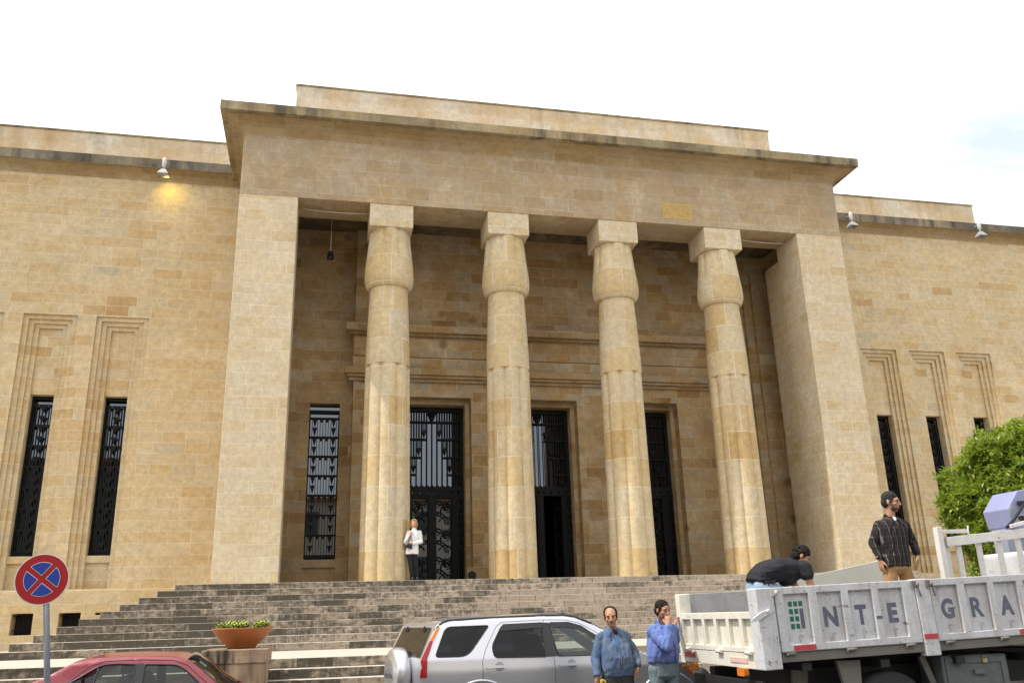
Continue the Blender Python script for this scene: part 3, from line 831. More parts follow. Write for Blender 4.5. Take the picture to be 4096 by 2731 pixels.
C1.panel('tail_lamp', lamp_red, [], M['redlens'], -.012, .02)
C1.panel('tail_indicator', [(1.532,1.379),(1.574,1.374),(1.668,1.545),(1.634,1.545)], [], M['amber'], -.012, .02)
C1.panel('headlight', rounded([(5.10,.935),(5.20,.965),(5.40,.885),(5.42,.82),(5.26,.80),(5.16,.86)], .02), [], M['clearlens'], -.008, .02)
C1.panel('front_indicator', rounded([(5.06,.935),(5.11,.95),(5.22,.83),(5.19,.80)], .01), [], M['amber'], -.012, .02)
C1.line('wheel_arch_lip', arch(2.2,.40,.46,170,10,20), .022, M['silver'], out=-.006); C1.line('wheel_arch_lip', arch(4.84,.40,.46,170,10,20), .022, M['silver'], out=-.006)
place(MB().prism(rounded([(3.98,1.11),(4.20,1.10),(4.19,1.23),(4.02,1.25)], .04), -12.06, -11.93).build('door_mirror', M['trim'], bevel=.01), suv)
mb = MB(); mb.box(1.75,4.9,-11.72,-10.3,.45,.80); mb.build('cabin_floor', M['seat']); place(bpy.data.objects['cabin_floor'], suv)
for yy in (-11.45, -10.6):
    place(MB().prism(rounded([(3.05,.8),(3.55,.8),(3.52,.98),(3.22,1.0),(3.05,1.42),(2.93,1.42)], .06), yy-.24, yy+.24).build('front_seat', M['seat'], bevel=.03), suv)
    place(MB().prism(rounded([(2.94,1.44),(3.02,1.44),(3.00,1.60),(2.92,1.60)], .03), yy-.12, yy+.12).build('headrest', M['seat'], bevel=.02), suv)
place(MB().box(4.30,4.55,-11.7,-10.3,.8,1.05).build('dashboard', M['seat']), suv)
place(MB().prism(rounded([(2.05,.8),(2.6,.8),(2.55,.95),(2.25,1.0),(2.1,1.4),(1.98,1.4)], .06), -11.6, -10.4).build('rear_seat', M['seat'], bevel=.03), suv)
# rear door standing ajar on its near hinge, with the spare wheel
tgd = MB().prism([(.02,.62),(.0,.66),(-.02,1.14),(.19,1.56),(.25,1.61),(.30,1.60),(.06,1.14),(.06,.62)], .03, 1.60).build('rear_door', M['silver'], bevel=.015)
tgd.parent = suv; tgd.location = Vector((1.44, -11.80, 0)) - suv.location; tgd.rotation_euler = (0, 0, R(11.5))
def sl(z, o=0): return -.02+(z-1.14)*.5-o
MB().quad((sl(1.17,.012),.12,1.17),(sl(1.17,.012),1.51,1.17),(sl(1.545,.012),1.45,1.545),(sl(1.545,.012),.18,1.545)).build('rear_window', M['darkglass'], tgd)
for yy in (.42, 1.2): MB().bar((sl(1.56,.03),yy,1.56),(sl(1.49,.03),yy,1.49),.02,.015).build('window_hinge', M['trim'], tgd)
mb = MB().lathe([(.06,-.245),(.19,-.245),(.235,-.238),(.25,-.228),(.30,-.222),(.335,-.20),(.357,-.15),(.36,-.06),(.34,-.02),(.1,-.02)], (0,.80,.93), 48, 'x')
sp = mb.build('spare_wheel_cover', M['silver'], tgd)
me = text_mesh('HONDA', .105, bold=.002); lt = link('lettering', me, simple('grey lettering', (.10,.10,.11), .4), sp)
lt.matrix_local = Matrix.Translation((-.2465, .80, .925)) @ Matrix.Rotation(R(-90), 4, 'Z') @ Matrix.Rotation(R(90), 4, 'X')
MB().box(1.42,1.62,-11.85,-10.2,.40,.64).build('rear_bumper', M['silver'], bevel=.03); place(bpy.data.objects['rear_bumper'], suv)

# ---- red saloon ----------------------------------------------------------------------------------------------------
sal = tag(empty('parked_car', (-1.8, -13.0, 0)), 'dark red saloon car cut off below the windows at the bottom left', 'car')
prof = [(-4.02,.88),(-3.95,1.0),(-3.15,1.03),(-2.80,1.13),(-2.62,1.205),(-2.457,1.300),(-2.336,1.340),(-2.202,1.360),(-1.835,1.364),(-1.442,1.346),(-1.279,1.306),(-1.138,1.205),(-.995,1.085),(-.80,.965),(.20,.86),(.42,.72),(.45,.60)]
C2 = Car(sal, -13.85, 1.70, -1.8, 2.25, .99, .75, .42, prof, .05, .12, (-2.45, -1.25))
w1 = rounded([(-2.62,1.0),(-1.80,1.0),(-1.802,1.283),(-2.012,1.296),(-2.15,1.285)], [.03,.01,.01,.1,.1])
w2 = rounded([(-1.712,1.0),(-1.05,1.0),(-1.30,1.215),(-1.40,1.266),(-1.712,1.281)], [.01,.03,.12,.1,.01])
outl = [(-3.98,.35),(-4.03,.6)] + prof + [(.43,.35)] + arch(-.45,.31,.35,-10,190) + arch(-3.1,.31,.35,-10,190)
for sd_ in (0, 1):
    C2.panel('body_side', outl, [w1, w2], M['red'], side=sd_, step=.045)
    C2.panel('rear_door_window', w1, [], M['clearglass'], .008, 0, sd_)
    C2.panel('front_door_window', w2, [], M['clearglass'], .008, 0, sd_)
    for wx in (-.45, -3.1): C2.wheel(wx, .30, .30, sd_, .18)
    C2.panel('door_pillar_trim', [(-1.80,.99),(-1.715,.99),(-1.715,1.29),(-1.80,1.292)], [], M['trim'], -.003, .004, sd_)
    C2.line('window_frame', w1+w1[:1], .008, M['trim'], sd_, dense=3); C2.line('window_frame', w2+w2[:1], .008, M['trim'], sd_, dense=3)
    C2.line('window_divider', [(-2.20,1.0),(-2.16,1.27)], .012, M['trim'], sd_, out=-.01)
C2.line('door_seam', [(-2.66,.99),(-2.40,1.16),(-2.25,1.285),(-2.10,1.325),(-1.76,1.328),(-1.43,1.31),(-1.29,1.26),(-1.0,1.02)], .004, M['trim'])
C2.line('door_seam', [(-1.757,1.328),(-1.757,.4)], .004, M['trim'])
C2.line('roof_gutter', [(-2.80,1.125),(-2.62,1.20),(-2.457,1.296),(-2.336,1.336),(-2.202,1.356),(-1.835,1.360),(-1.442,1.342),(-1.279,1.302)], .006, M['trim'], out=-.045)
C2.strip('boot_lid', -4.0, -2.85, M['red'], .02)
C2.strip('rear_window', -2.85, -2.40, M['clearglass'], .035, inset=.04)
C2.strip('roof', -2.42, -1.30, M['red'], .035, lift=-.002)
C2.strip('windscreen', -1.30, -.82, M['clearglass'], .06, inset=.03)
C2.line('windscreen_seal', [(-1.285,1.306),(-1.138,1.205),(-.995,1.085),(-.83,.98)], .009, M['trim'], out=-.055)
C2.strip('bonnet', -.82, .2, M['red'], .04); C2.strip('front_panel', .2, .45, M['red'], .03)
place(MB().box(-3.6,.2,-13.7,-12.3,.35,.70).build('cabin_floor', M['seat']), sal)
for yy in (-13.42, -12.58):
    place(MB().prism(rounded([(-1.95,.7),(-1.40,.7),(-1.43,.88),(-1.72,.9),(-1.85,1.17),(-1.98,1.17)], .06), yy-.24, yy+.24).build('front_seat', M['seat'], bevel=.03), sal)
    place(MB().prism(rounded([(-1.98,1.19),(-1.88,1.19),(-1.88,1.31),(-1.97,1.31)], .03), yy-.13, yy+.13).build('headrest', M['seat'], bevel=.02), sal)
place(MB().prism(rounded([(-2.75,.7),(-2.3,.7),(-2.35,.86),(-2.55,.9),(-2.72,1.12),(-2.85,1.12)], .06), -13.6, -12.4).build('rear_seat', M['seat'], bevel=.03), sal)
place(MB().box(-.95,-.7,-13.6,-12.4,.7,.93).build('dashboard', M['seat']), sal)
M['sticker'] = simple('pale sticker', (.42,.50,.40), .5, 0, 30, .5)
place(MB().quad((-1.205,-13.42,1.275),(-1.13,-13.42,1.222),(-1.13,-13.28,1.232),(-1.205,-13.28,1.285)).build('windscreen_sticker', M['sticker']), sal)

# ---- white tipper truck ------------------------------------------------------------------------------------------------
trk = tag(empty('tipper_truck', (6.9, -13.45, 0)), 'worn white tipper truck with low ribbed sides lettered in grey and green', 'truck')
M['twhite'] = dirty_paint('worn white paint', (.58,.595,.62), (.20,.14,.09), amt=.75, chips=.75)
M['tcream'] = dirty_paint('cream tailgate paint', (.72,.69,.60), (.33,.27,.19), amt=.4, chips=.35)
M['tinner'] = dirty_paint('scuffed bed inside', (.40,.40,.40), (.16,.13,.10), amt=1.0, chips=1.0)
M['tframe'] = dirty_paint('grey chassis', (.16,.155,.145), amt=.8)
M['tdark'] = simple('greasy black chassis', (.014,.014,.014), .6, 0, 8, .4)
M['tbox'] = dirty_paint('grey green tool box', (.13,.155,.155), (.03,.03,.03), amt=.9)
M['lettergrey'] = dirty_paint('slate lettering', (.105,.11,.165), (.40,.40,.42), amt=.22); M['lettergreen'] = simple('green lettering', (.008,.13,.085), .5)
M['tapered'] = dirty_paint('red reflector tape', (.45,.035,.05), (.5,.3,.3), amt=.4)
YN, YF = -14.60, -12.25
XE = 9.62
TB = Matrix.Translation((4.9,0,1.18)) @ Matrix.Rotation(R(-1.65), 4, 'Y') @ Matrix.Translation((-4.9,0,-1.18))
def tb(mb, name, mat, bevel=0, parent=None):
    o = mb.build(name, mat, None, bevel, xform=TB)
    if parent is None: place(o, trk)
    else: o.parent = parent
    return o
def slabmb(*a):
    mb = MB(); mb.bm.free(); mb.bm = slab(*a); return mb
def hook(mb, x, z, y):
    mb.tube([(x+.008,y-.012,z-.06),(x+.002,y-.014,z),(x+.004,y-.016,z+.022),(x+.018,y-.018,z+.032),(x+.032,y-.018,z+.02),(x+.034,y-.016,z+.004)], .0055, 6)
baysA = [(5.23,5.545),(5.655,5.965),(6.06,6.365),(6.46,6.77)]
baysB = [(7.19,7.52),(7.62,7.945),(8.035,8.36),(8.455,8.78),(8.87,9.19)]
for (xa, xb, bays) in ((5.125,6.935,baysA),(7.145,9.36,baysB)):
    holes = [rect(a, b, 1.262, 1.802) for a, b in bays]
    p = tb(slabmb(rect(xa, xb, 1.185, 1.882), holes, YN, YN+.045), 'side_panel', M['twhite'], .007)
    tb(MB().box(xa+.01, xb-.01, YN+.046, YN+.06, 1.19, 1.878), 'panel_sheet', M['twhite'], 0, p)
    mb = MB()
    for a, b in bays: hook(mb, (a+b)/2-.01, 1.335, YN+.045)
    tb(mb, 'rope_hook', M['twhite'], 0, p)
tb(MB().box(4.88,5.10,YN-.02,YN+.20,1.01,1.885), 'corner_post', M['twhite'], .012)
tb(MB().box(6.945,7.135,YN-.012,YN+.12,1.03,1.89), 'middle_post', M['twhite'], .01)
tb(MB().box(9.37,9.60,YN-.012,YN+.12,1.05,1.95), 'front_post', M['twhite'], .01)
tb(MB().box(4.885,5.05,YF-.14,YF,1.0,1.885), 'corner_post', M['tcream'], .012)
tb(MB().box(5.051,XE,YF-.06,YF,1.15,1.883), 'far_side_panel', M['tinner'], .006)
tb(MB().box(XE-.05,XE,YN+.13,YF-.062,1.15,1.86), 'bulkhead', M['tinner'], .006)
tb(MB().box(4.95,XE-.052,YN+.062,YF-.062,1.12,1.18), 'bed_floor', M['tinner'])
# tailgate: frame, five ribs, recessed sheet behind
tgx = 4.895
def ys(f): return YN+.10+(YF-.02-YN-.10)*f
holes = []
nb = 6
for k in range(nb):
    a = .03+.945*k/nb; b = .03+.945*(k+1)/nb-.035
    holes.append(rect(ys(a), ys(b), 1.245, 1.555))
bm = slab(rect(ys(0), ys(1), 1.185, 1.635), holes, 0, .05)
for v in bm.verts: v.co = Vector((tgx+v.co.y, v.co.x, v.co.z))
mb = MB(); mb.bm.free(); mb.bm = bm
tg = tb(mb, 'tailgate', M['tcream'], .006)
tb(MB().box(tgx+.05,tgx+.062,ys(.005),ys(.995),1.19,1.63), 'tailgate_sheet', M['tcream'], 0, tg)
tb(MB().prism([(YN+.20,1.01),(YF-.142,1.02),(YF-.142,1.18),(YN+.20,1.18)], tgx+.005, tgx+.09, axis='x'), 'rear_sill', M['tcream'], .006)
mb = MB()
for f in (.10, .45, .88): mb.tube([(tgx-.02,ys(f)-.07,1.185),(tgx-.02,ys(f)+.07,1.185)], .022, 10)
tb(mb, 'tailgate_hinge', M['tcream'], 0, tg)
tb(MB().box(tgx-.004,tgx+.004,ys(.80),ys(.96),1.085,1.145), 'reflector_tape', M['tapered'])
o = tb(MB().box(tgx-.004,tgx+.004,ys(.14),ys(.34),1.07,1.125), 'reflector_tape', simple('faded pink tape', (.62,.42,.37), .7))
mb = MB(); mb.prism(rounded([(4.80,1.565),(4.86,1.60),(4.92,1.63),(5.03,1.66),(5.03,1.60),(4.95,1.575),(4.86,1.53),(4.81,1.535)], .02), YN-.045, YN-.02); mb.lathe([(.014,-.02),(.014,.02)], (4.99,YN-.05,1.63), 12, 'y')
tb(mb, 'tailgate_latch', M['twhite'], .004)
for hx in (5.10, 6.93, 7.12):
    mb = MB(); mb.box(hx-.035,hx+.02,YN-.035,YN-.013,1.79,1.87); mb.tube([(hx+.02,YN-.04,1.80),(hx+.03,YN-.045,1.85)], .018, 8)
    if hx > 6: mb.tube([(hx+.02,YN-.045,1.83),(hx+.035,YN-.04,1.76),(hx+.06,YN-.03,1.69)], .008, 6)
    tb(mb, 'panel_latch', M['twhite'] if hx < 6 else M['tframe'])
tb(MB().box(5.125,9.36,YN+.03,YN+.12,1.075,1.172), 'bed_side_beam', M['tframe'], .006)
mb = MB()
for hx in (5.24,6.0,6.77,7.30,8.05,8.75): mb.tube([(hx-.04,YN+.0,1.165),(hx+.05,YN+.0,1.165)], .017, 8); mb.lathe([(.022,-.012),(.022,.012)], (hx-.06,YN,1.16), 10, 'x')
tb(mb, 'panel_hinge', M['tframe'])
for a, b, z0, z1 in ((5.273,5.549,1.192,1.248),(6.948,7.132,1.215,1.272),(8.26,8.55,1.192,1.248)):
    yy = YN-.015 if 6.9 < a < 7.2 else YN-.004
    tb(MB().box(a, b, yy-.002, yy+.003, z0, z1), 'reflector_tape', M['tapered'])
# lettering, painted on the bay sheets
def put_letter(ch, x0, x1, z0, z1, y=YN+.0435, mat='lettergrey', bold=.045):
    me = text_mesh(ch, 1.0, bold=bold, depth=.001)
    xs = [v.co.x for v in me.vertices]; zs = [v.co.y for v in me.vertices]
    for v in me.vertices:
        v.co = Vector((x0+(v.co.x-min(xs))/(max(xs)-min(xs))*(x1-x0), y-v.co.z, z0+(v.co.y-min(zs))/(max(zs)-min(zs))*(z1-z0)))
    me.transform(TB)
    o = link('painted_letter', me, M[mat]); place(o, trk); return o
BZ = 1.42
put_letter('N', 5.725, 5.905, BZ, BZ+.222); put_letter('T', 6.138, 6.285, BZ, BZ+.222); put_letter('E', 6.562, 6.69, BZ, BZ+.222)
put_letter('G', 7.285, 7.455, BZ+.003, BZ+.23); put_letter('R', 7.69, 7.86, BZ, BZ+.226, bold=.03); put_letter('A', 8.10, 8.285, BZ, BZ+.226)
tb(MB().box(6.376,6.452,YN-.0025,YN+.002,1.472,1.507), 'painted_dash', M['lettergrey'])
mb = MB()
for r_ in range(4):
    for c_ in range(3):
        if c_ == 2 and r_ > 0: continue
        x = 5.300+c_*.0655; z = 1.665-r_*.081
        mb.box(x, x+.047, YN+.0425, YN+.0445, z, z+.055, mi=0)
mb.box(5.431,5.478,YN+.0425,YN+.0445,1.422,1.640, mi=1)
tb(mb, 'painted_emblem', [M['lettergreen'], M['lettergrey']])
# undergear
mb = MB(); mb.box(5.0,11.0,-14.0,-13.85,.72,.98); mb.box(5.0,11.0,-13.05,-12.9,.72,.98)
for x in (5.4,6.4,7.4,8.4): mb.box(x,x+.12,-14.5,-12.4,.985,1.07)
place(mb.build('chassis', M['tdark']), trk)
place(MB().box(5.3,9.3,-13.85,-12.6,.98,1.1).build('bed_underside', M['tdark']), trk)
for x, ys_ in ((6.53,(-14.33,-12.55)),(10.4,(-14.35,-12.5))):
    for yy in ys_:
        o = place(MB().lathe([(.22,-.14),(.44,-.14),(.47,-.11),(.475,0),(.47,.11),(.44,.14),(.22,.14)], (x,yy,.465), 40, 'y').build('wheel', M['tyre']), trk)
        r0 = MB().lathe([(.22,-.08),(.20,-.05),(.06,-.06),(.05,-.12),(.01,-.12)], (x,yy,.465), 24, 'y').build('rim', M['tframe']); r0.parent = o
place(MB().prism([(5.89,1.07),(6.19,1.07),(6.15,.45),(6.03,.45)], -14.42, -14.37).build('mudguard_bracket', M['tframe']), trk)
place(MB().bar((7.08,-14.3,1.08),(7.27,-14.3,.55),.075,.03,(0,1,0)).build('stay', M['tframe']), trk)
place(MB().prism(rounded([(5.50,.78),(5.72,.80),(5.73,.97),(5.66,1.01),(5.52,1.01)], .05), -14.05, -13.85).build('air_tank', M['tframe'], bevel=.02), trk)
place(MB().box(4.97,5.02,-14.35,-12.45,.62,.88).build('rear_bumper', M['tdark'], bevel=.01), trk)
for yy in (-14.1, -12.7):
    place(MB().prism(rounded([(yy-.09,.93),(yy+.09,.93),(yy+.09,1.02),(yy-.09,1.02)], .02), 4.84, 4.90, axis='x').build('indicator_lamp', M['amber']), trk)
mb = MB()
for k in range(5): mb.lathe([(.05,-.005),(.05,.005)], (4.965,-14.15+k*.13,.76), 12, 'x')
place(mb.build('tail_lamp_holes', M['black']), trk)
tbx = place(MB().box(7.26,8.16,-14.42,-13.95,.42,1.075).build('tool_box', M['tbox'], bevel=.02), trk)
def tpart(mb, n, mat, bev=.004):
    o = mb.build(n, mat, None, bev); o.parent = tbx; return o
tpart(slabmb(rect(7.30,8.12,.45,1.05), [rect(7.36,8.06,.50,.985)], -14.435, -14.42), 'box_door', M['tbox'])
tpart(MB().box(7.66,7.82,-14.46,-14.42,.86,.91), 'box_handle', M['tbox'])
mb = MB(); mb.box(7.80,7.86,-14.455,-14.437,.985,1.03); mb.tube([(7.81,-14.447,1.03),(7.815,-14.447,1.055),(7.845,-14.447,1.055),(7.85,-14.447,1.03)], .006, 6)
tpart(mb, 'padlock', simple('brass', (.45,.36,.20), .4, .3))
mb = MB()
mb.prism(rounded([(9.75,.55),(11.6,.55),(11.65,1.3),(11.45,2.3),(9.75,2.35)], [.05,.05,.2,.2,.08]), -14.5, -12.35)
place(mb.build('cab', M['twhite'], bevel=.04), trk)
place(MB().prism(rounded([(10.35,1.45),(11.35,1.45),(11.25,2.15),(10.35,2.15)], .08), -14.52, -14.49).build('cab_window', M['darkglass']), trk)
place(MB().prism([(-14.35,1.5),(-12.5,1.5),(-12.5,2.15),(-14.35,2.15)], 11.45, 11.62, axis='x').build('cab_windscreen', M['darkglass']), trk)

# the pale sheet standing in the bed
tag(MB().prism([(5.80,1.215),(8.05,1.28),(8.05,2.325),(5.80,1.945)], -12.96, -12.93).build('stone_sheet', [simple('pale grey sheet', (.52,.51,.45), .55, 0, 3, .08)], bevel=.004),
    'pale grey sheet standing on edge in the truck bed behind the two workers', 'sheet')
# white stake rack
rk = tag(empty('stake_rack', (9.0, -13.4, 1.25)), 'white steel rack of upright bars and a thick top rail in the truck bed', 'rack')
M['rackwhite'] = dirty_paint('rack paint', (.66,.65,.63), (.25,.18,.14), amt=.4, chips=.5)
def rkp(mb, n, mat='rackwhite'):
    o = mb.build(n, M[mat], None, .005); o.parent = rk; o.location = -Vector(rk.location); return o
RY = -13.40
rkp(MB().box(8.235,8.315,RY-.09,RY+.0,1.26,2.66), 'end_post'); rkp(MB().box(8.318,8.43,RY-.02,RY+.0,1.26,2.52), 'end_plate')
rkp(MB().bar((8.37,RY-.06,2.460),(9.78,RY-.06,2.585),.05,.125,(0,0,1)), 'top_rail')
for k, x in enumerate((8.56, 8.885, 9.215, 9.53)): rkp(MB().bar((x,RY-.03,1.26),(x+.005,RY-.03,2.43+.028*k),.08,.03,(0,1,0)), 'slat')
rkp(MB().bar((8.32,RY-.05,2.60),(8.72,RY-.05,2.605),.035,.05), 'bracket_tube'); rkp(MB().bar((8.74,RY-.05,2.54),(8.76,RY-.05,2.68),.02,.02), 'pin')
rkp(MB().bar((9.40,RY-.10,2.66),(9.72,RY-.13,2.73),.04,.05), 'bracket_tube')
rkp(MB().box(8.24,9.8,RY-.02,RY+.02,1.256,1.32), 'bottom_rail')
# lavender machine behind the truck
mc = tag(empty('loader_crane', (10.95, -11.75, 0)), 'lavender blue crane head with a black hose on a steel column behind the rack', 'machine')
M['lav'] = dirty_paint('lavender paint', (.25,.27,.46), (.15,.13,.14), amt=.35, rough=.35); M['lavgrey'] = dirty_paint('blue grey steel', (.26,.29,.37), (.14,.13,.14), amt=.4, rough=.3)
def mcp(mb, n, mat, bev=.012):
    o = mb.build(n, M[mat], None, bev); o.parent = mc; o.location = -Vector(mc.location); return o
mcp(MB().prism([(10.58,2.83),(10.53,3.10),(10.60,3.18),(10.78,3.39),(11.2,3.45),(11.6,3.45),(12.1,3.1),(12.1,2.62),(10.70,2.70)], -12.0, -11.45), 'crane_head', 'lav')
mcp(MB().prism([(10.56,2.86),(10.535,3.09),(10.61,3.16),(10.70,3.08),(10.68,2.78)], -12.012, -12.0), 'head_facet', 'lavgrey')
mcp(MB().box(10.50,10.84,-11.9,-11.6,0,2.80), 'column', 'lavgrey'); mcp(MB().box(10.98,11.9,-11.95,-11.6,0,2.45), 'motor_housing', 'lav')
mcp(MB().bar((11.02,-11.8,2.1),(11.4,-11.8,2.7),.12,.12), 'strut', 'lavgrey')
mcp(MB().tube([(10.40,-12.05,2.80),(10.54,-12.08,2.92),(10.68,-12.08,3.06),(10.78,-12.06,3.15),(10.90,-12.05,3.19)], .024, 8), 'hose', 'black', 0)
mcp(MB().tube([(10.96,-12.05,3.02),(11.04,-12.06,2.95),(11.12,-12.05,2.84),(11.3,-12.0,2.7)], .035, 8), 'hose', 'black', 0)
mcp(MB().box(10.72,10.98,-12.06,-12.0,3.16,3.22), 'hose_clamp', 'black', .01)
el = [(10.76+.085*math.cos(a*.314), 2.95+.055*math.sin(a*.314)) for a in range(20)]
mcp(MB().prism(el, -12.008, -12.001), 'maker_plate', 'lampwhite', 0)
mcp(MB().prism([(10.76+(x-10.76)*.88, 2.95+(z-2.95)*.82) for x, z in el], -12.012, -12.009), 'plate_field', 'black', 0)
mc.location.x += .22; mc.location.z -= .02
# ================================================================== PEOPLE
class Flesh:
    """closed overlapping shapes, fused into one continuous surface by a voxel remesh"""
    def __init__(s): s.bm = bmesh.new()
    def cap(s, p0, p1, r0, r1, n=12, flat=1.0, fdir=None):
        p0, p1 = Vector(p0), Vector(p1); ax = p1-p0; L = ax.length
        t = ax.normalized() if L > 1e-6 else Vector((0,0,1))
        if fdir is not None:
            b = Vector(fdir) - t*Vector(fdir).dot(t); b.normalize(); a = t.cross(b)
        else:
            a = t.orthogonal().normalized(); b = t.cross(a)
        rings = []
        for k in range(1, 5):
            q = math.pi/2*(1-k/4); rings.append((p0 - t*r0*math.sin(q), r0*math.cos(q)))
        for k in range(0, 4):
            q = math.pi/2*k/4; rings.append((p1 + t*r1*math.sin(q), r1*math.cos(q)))
        R_ = [[s.bm.verts.new(c + (a*math.cos(2*math.pi*k/n) + b*flat*math.sin(2*math.pi*k/n))*r) for k in range(n)] for c, r in rings]
        for A, B in zip(R_, R_[1:]):
            for k in range(n): s.bm.faces.new((A[k], A[(k+1)%n], B[(k+1)%n], B[k]))
        s.bm.faces.new(R_[0][::-1]); s.bm.faces.new(R_[-1])
        return s
    def chain(s, pts, rs, **k):
        for i in range(len(pts)-1): s.cap(pts[i], pts[i+1], rs[i], rs[i+1], **k)
        return s
    def ell(s, c, rad, M3=None, n=18, m=12):
        c = Vector(c); M3 = M3 or Matrix.Identity(3); rows = []
        for i in range(1, m):
            q = math.pi*i/m
            rows.append([s.bm.verts.new(c + M3 @ Vector((rad[0]*math.sin(q)*math.cos(2*math.pi*k/n), rad[1]*math.sin(q)*math.sin(2*math.pi*k/n), rad[2]*math.cos(q)))) for k in range(n)])
        for A, B in zip(rows, rows[1:]):
            for k in range(n): s.bm.faces.new((A[k], B[k], B[(k+1)%n], A[(k+1)%n]))
        s.bm.faces.new(rows[0]); s.bm.faces.new(rows[-1][::-1])
        return s
    def loft(s, rings, n=20):
        """rings: (centre, side vector*half width, front vector*half depth)"""
        R_ = []
        for c, A, B in rings:
            c, A, B = Vector(c), Vector(A), Vector(B)
            ring_ = []
            for k in range(n):
                a = 2*math.pi*k/n; ca, sa = math.cos(a), math.sin(a)
                e = .8
                ring_.append(s.bm.verts.new(c + A*math.copysign(abs(ca)**e, ca) + B*math.copysign(abs(sa)**e, sa)))
            R_.append(ring_)
        for A, B in zip(R_, R_[1:]):
            for k in range(n): s.bm.faces.new((A[k], A[(k+1)%n], B[(k+1)%n], B[k]))
        s.bm.faces.new(R_[0][::-1]); s.bm.faces.new(R_[-1])
        return s
    def done(s, name, mat, parent, voxel=.008, sm=4, wrinkle=0.0, wscale=9.0, wdir=None, origin=(0,0,0)):
        bmesh.ops.recalc_face_normals(s.bm, faces=s.bm.faces)
        me = bpy.data.meshes.new(name+'_raw'); s.bm.to_mesh(me); s.bm.free()
        o = bpy.data.objects.new(name+'_raw', me); col.objects.link(o)
        r = o.modifiers.new('r', 'REMESH'); r.mode = 'VOXEL'; r.voxel_size = voxel; r.use_smooth_shade = True
        if sm:
            m_ = o.modifiers.new('s', 'SMOOTH'); m_.factor = .5; m_.iterations = sm
        bpy.context.view_layer.update()
        ne = bpy.data.meshes.new_from_object(o.evaluated_get(bpy.context.evaluated_depsgraph_get()))
        bpy.data.objects.remove(o); bpy.data.meshes.remove(me); ne.name = name
        if wrinkle:
            ns = [v.normal.copy() for v in ne.vertices]
            for v, n_ in zip(ne.vertices, ns):
                p = v.co*wscale
                if wdir is not None: p = p - Vector(wdir)*(p.dot(Vector(wdir))*.65)
                q = mnoise.noise(p) + .5*mnoise.noise(p*2.3)
                v.co += n_*wrinkle*(1-2*abs(q))
        ne.materials.clear()
        ob = link(name, ne, mat, parent, True); ob.location = -Vector(origin)
        return ob

def frame(fwd, up=(0,0,1)):
    f = Vector(fwd).normalized(); u = Vector(up) - f*Vector(up).dot(f); u.normalize(); r = f.cross(u)
    return Matrix((r, f, u)).transposed(), r, f, u          # columns: right, forward, up

def head(B, c, fwd, up=(0,0,1), k=1.0):
    """skull, jaw, nose and ears; c is the middle of the head"""
    M3, r, f, u = frame(fwd, up); c = Vector(c)
    P = lambda x, y, z: c + (r*x + f*y + u*z)*k
    B.ell(P(0,-.012,.035), (.076*k,.096*k,.086*k), M3)
    B.ell(P(0,.022,-.03), (.062*k,.074*k,.082*k), M3); B.ell(P(0,.048,-.085), (.036*k,.038*k,.034*k), M3)
    B.ell(P(0,.03,.02), (.066*k,.066*k,.07*k), M3)
    B.cap(P(0,.092,.018), P(0,.112,-.026), .009*k, .0145*k); B.ell(P(.013,.10,-.032), (.010*k,.012*k,.008*k), M3); B.ell(P(-.013,.10,-.032), (.010*k,.012*k,.008*k), M3)
    B.cap(P(-.042,.078,.028), P(.042,.078,.028), .013*k, .013*k)
    B.cap(P(-.020,.088,-.058), P(.020,.088,-.058), .009*k, .009*k)
    B.ell(P(.048,.058,-.022), (.022*k,.024*k,.022*k), M3); B.ell(P(-.048,.058,-.022), (.022*k,.024*k,.022*k), M3)
    for s in (-1, 1):
        B.ell(P(s*.079,-.008,-.004), (.011*k,.020*k,.033*k), M3)
    return P, M3

def face(P, M3, par, org, brow=(.03,.02,.014), lips=(.36,.13,.10), k=1.0, tash=None):
    def put(name, mb, mat):
        o = mb.build(name, mat, par, smooth=True); o.location = -Vector(org); return o
    for s in (-1, 1):
        B = MB(); e = P(s*.031,.0885,.008)
        fl = Flesh(); fl.bm.free(); fl.bm = B.bm; fl.ell(e, (.0115*k,.006*k,.0048*k), M3, 12, 8); put('eye', B, M['eyewhite'])
        B = MB(); fl = Flesh(); fl.bm.free(); fl.bm = B.bm; fl.ell(P(s*.031,.0935,.008), (.0056*k,.003*k,.0050*k), M3, 10, 6); put('iris', B, M['iris'])
        B = MB(); B.tube([P(s*.050,.083,.022), P(s*.034,.0925,.026), P(s*.014,.094,.022)], [.0035*k,.0052*k,.0042*k], 6); put('eyebrow', B, simple('brow', brow, .8))
    B = MB(); B.tube([P(-.024,.090,-.060), P(-.008,.0985,-.057), P(.008,.0985,-.057), P(.024,.090,-.060)], [.003*k,.0055*k,.0055*k,.003*k], 6); put('lips', B, simple('lips', lips, .5))
    if tash:
        B = MB(); B.tube([P(-.028,.090,-.050), P(-.010,.102,-.044), P(.010,.102,-.044), P(.028,.090,-.050)], [.004*k,.007*k,.007*k,.004*k], 6); put('moustache', B, simple('moustache', tash, .9))

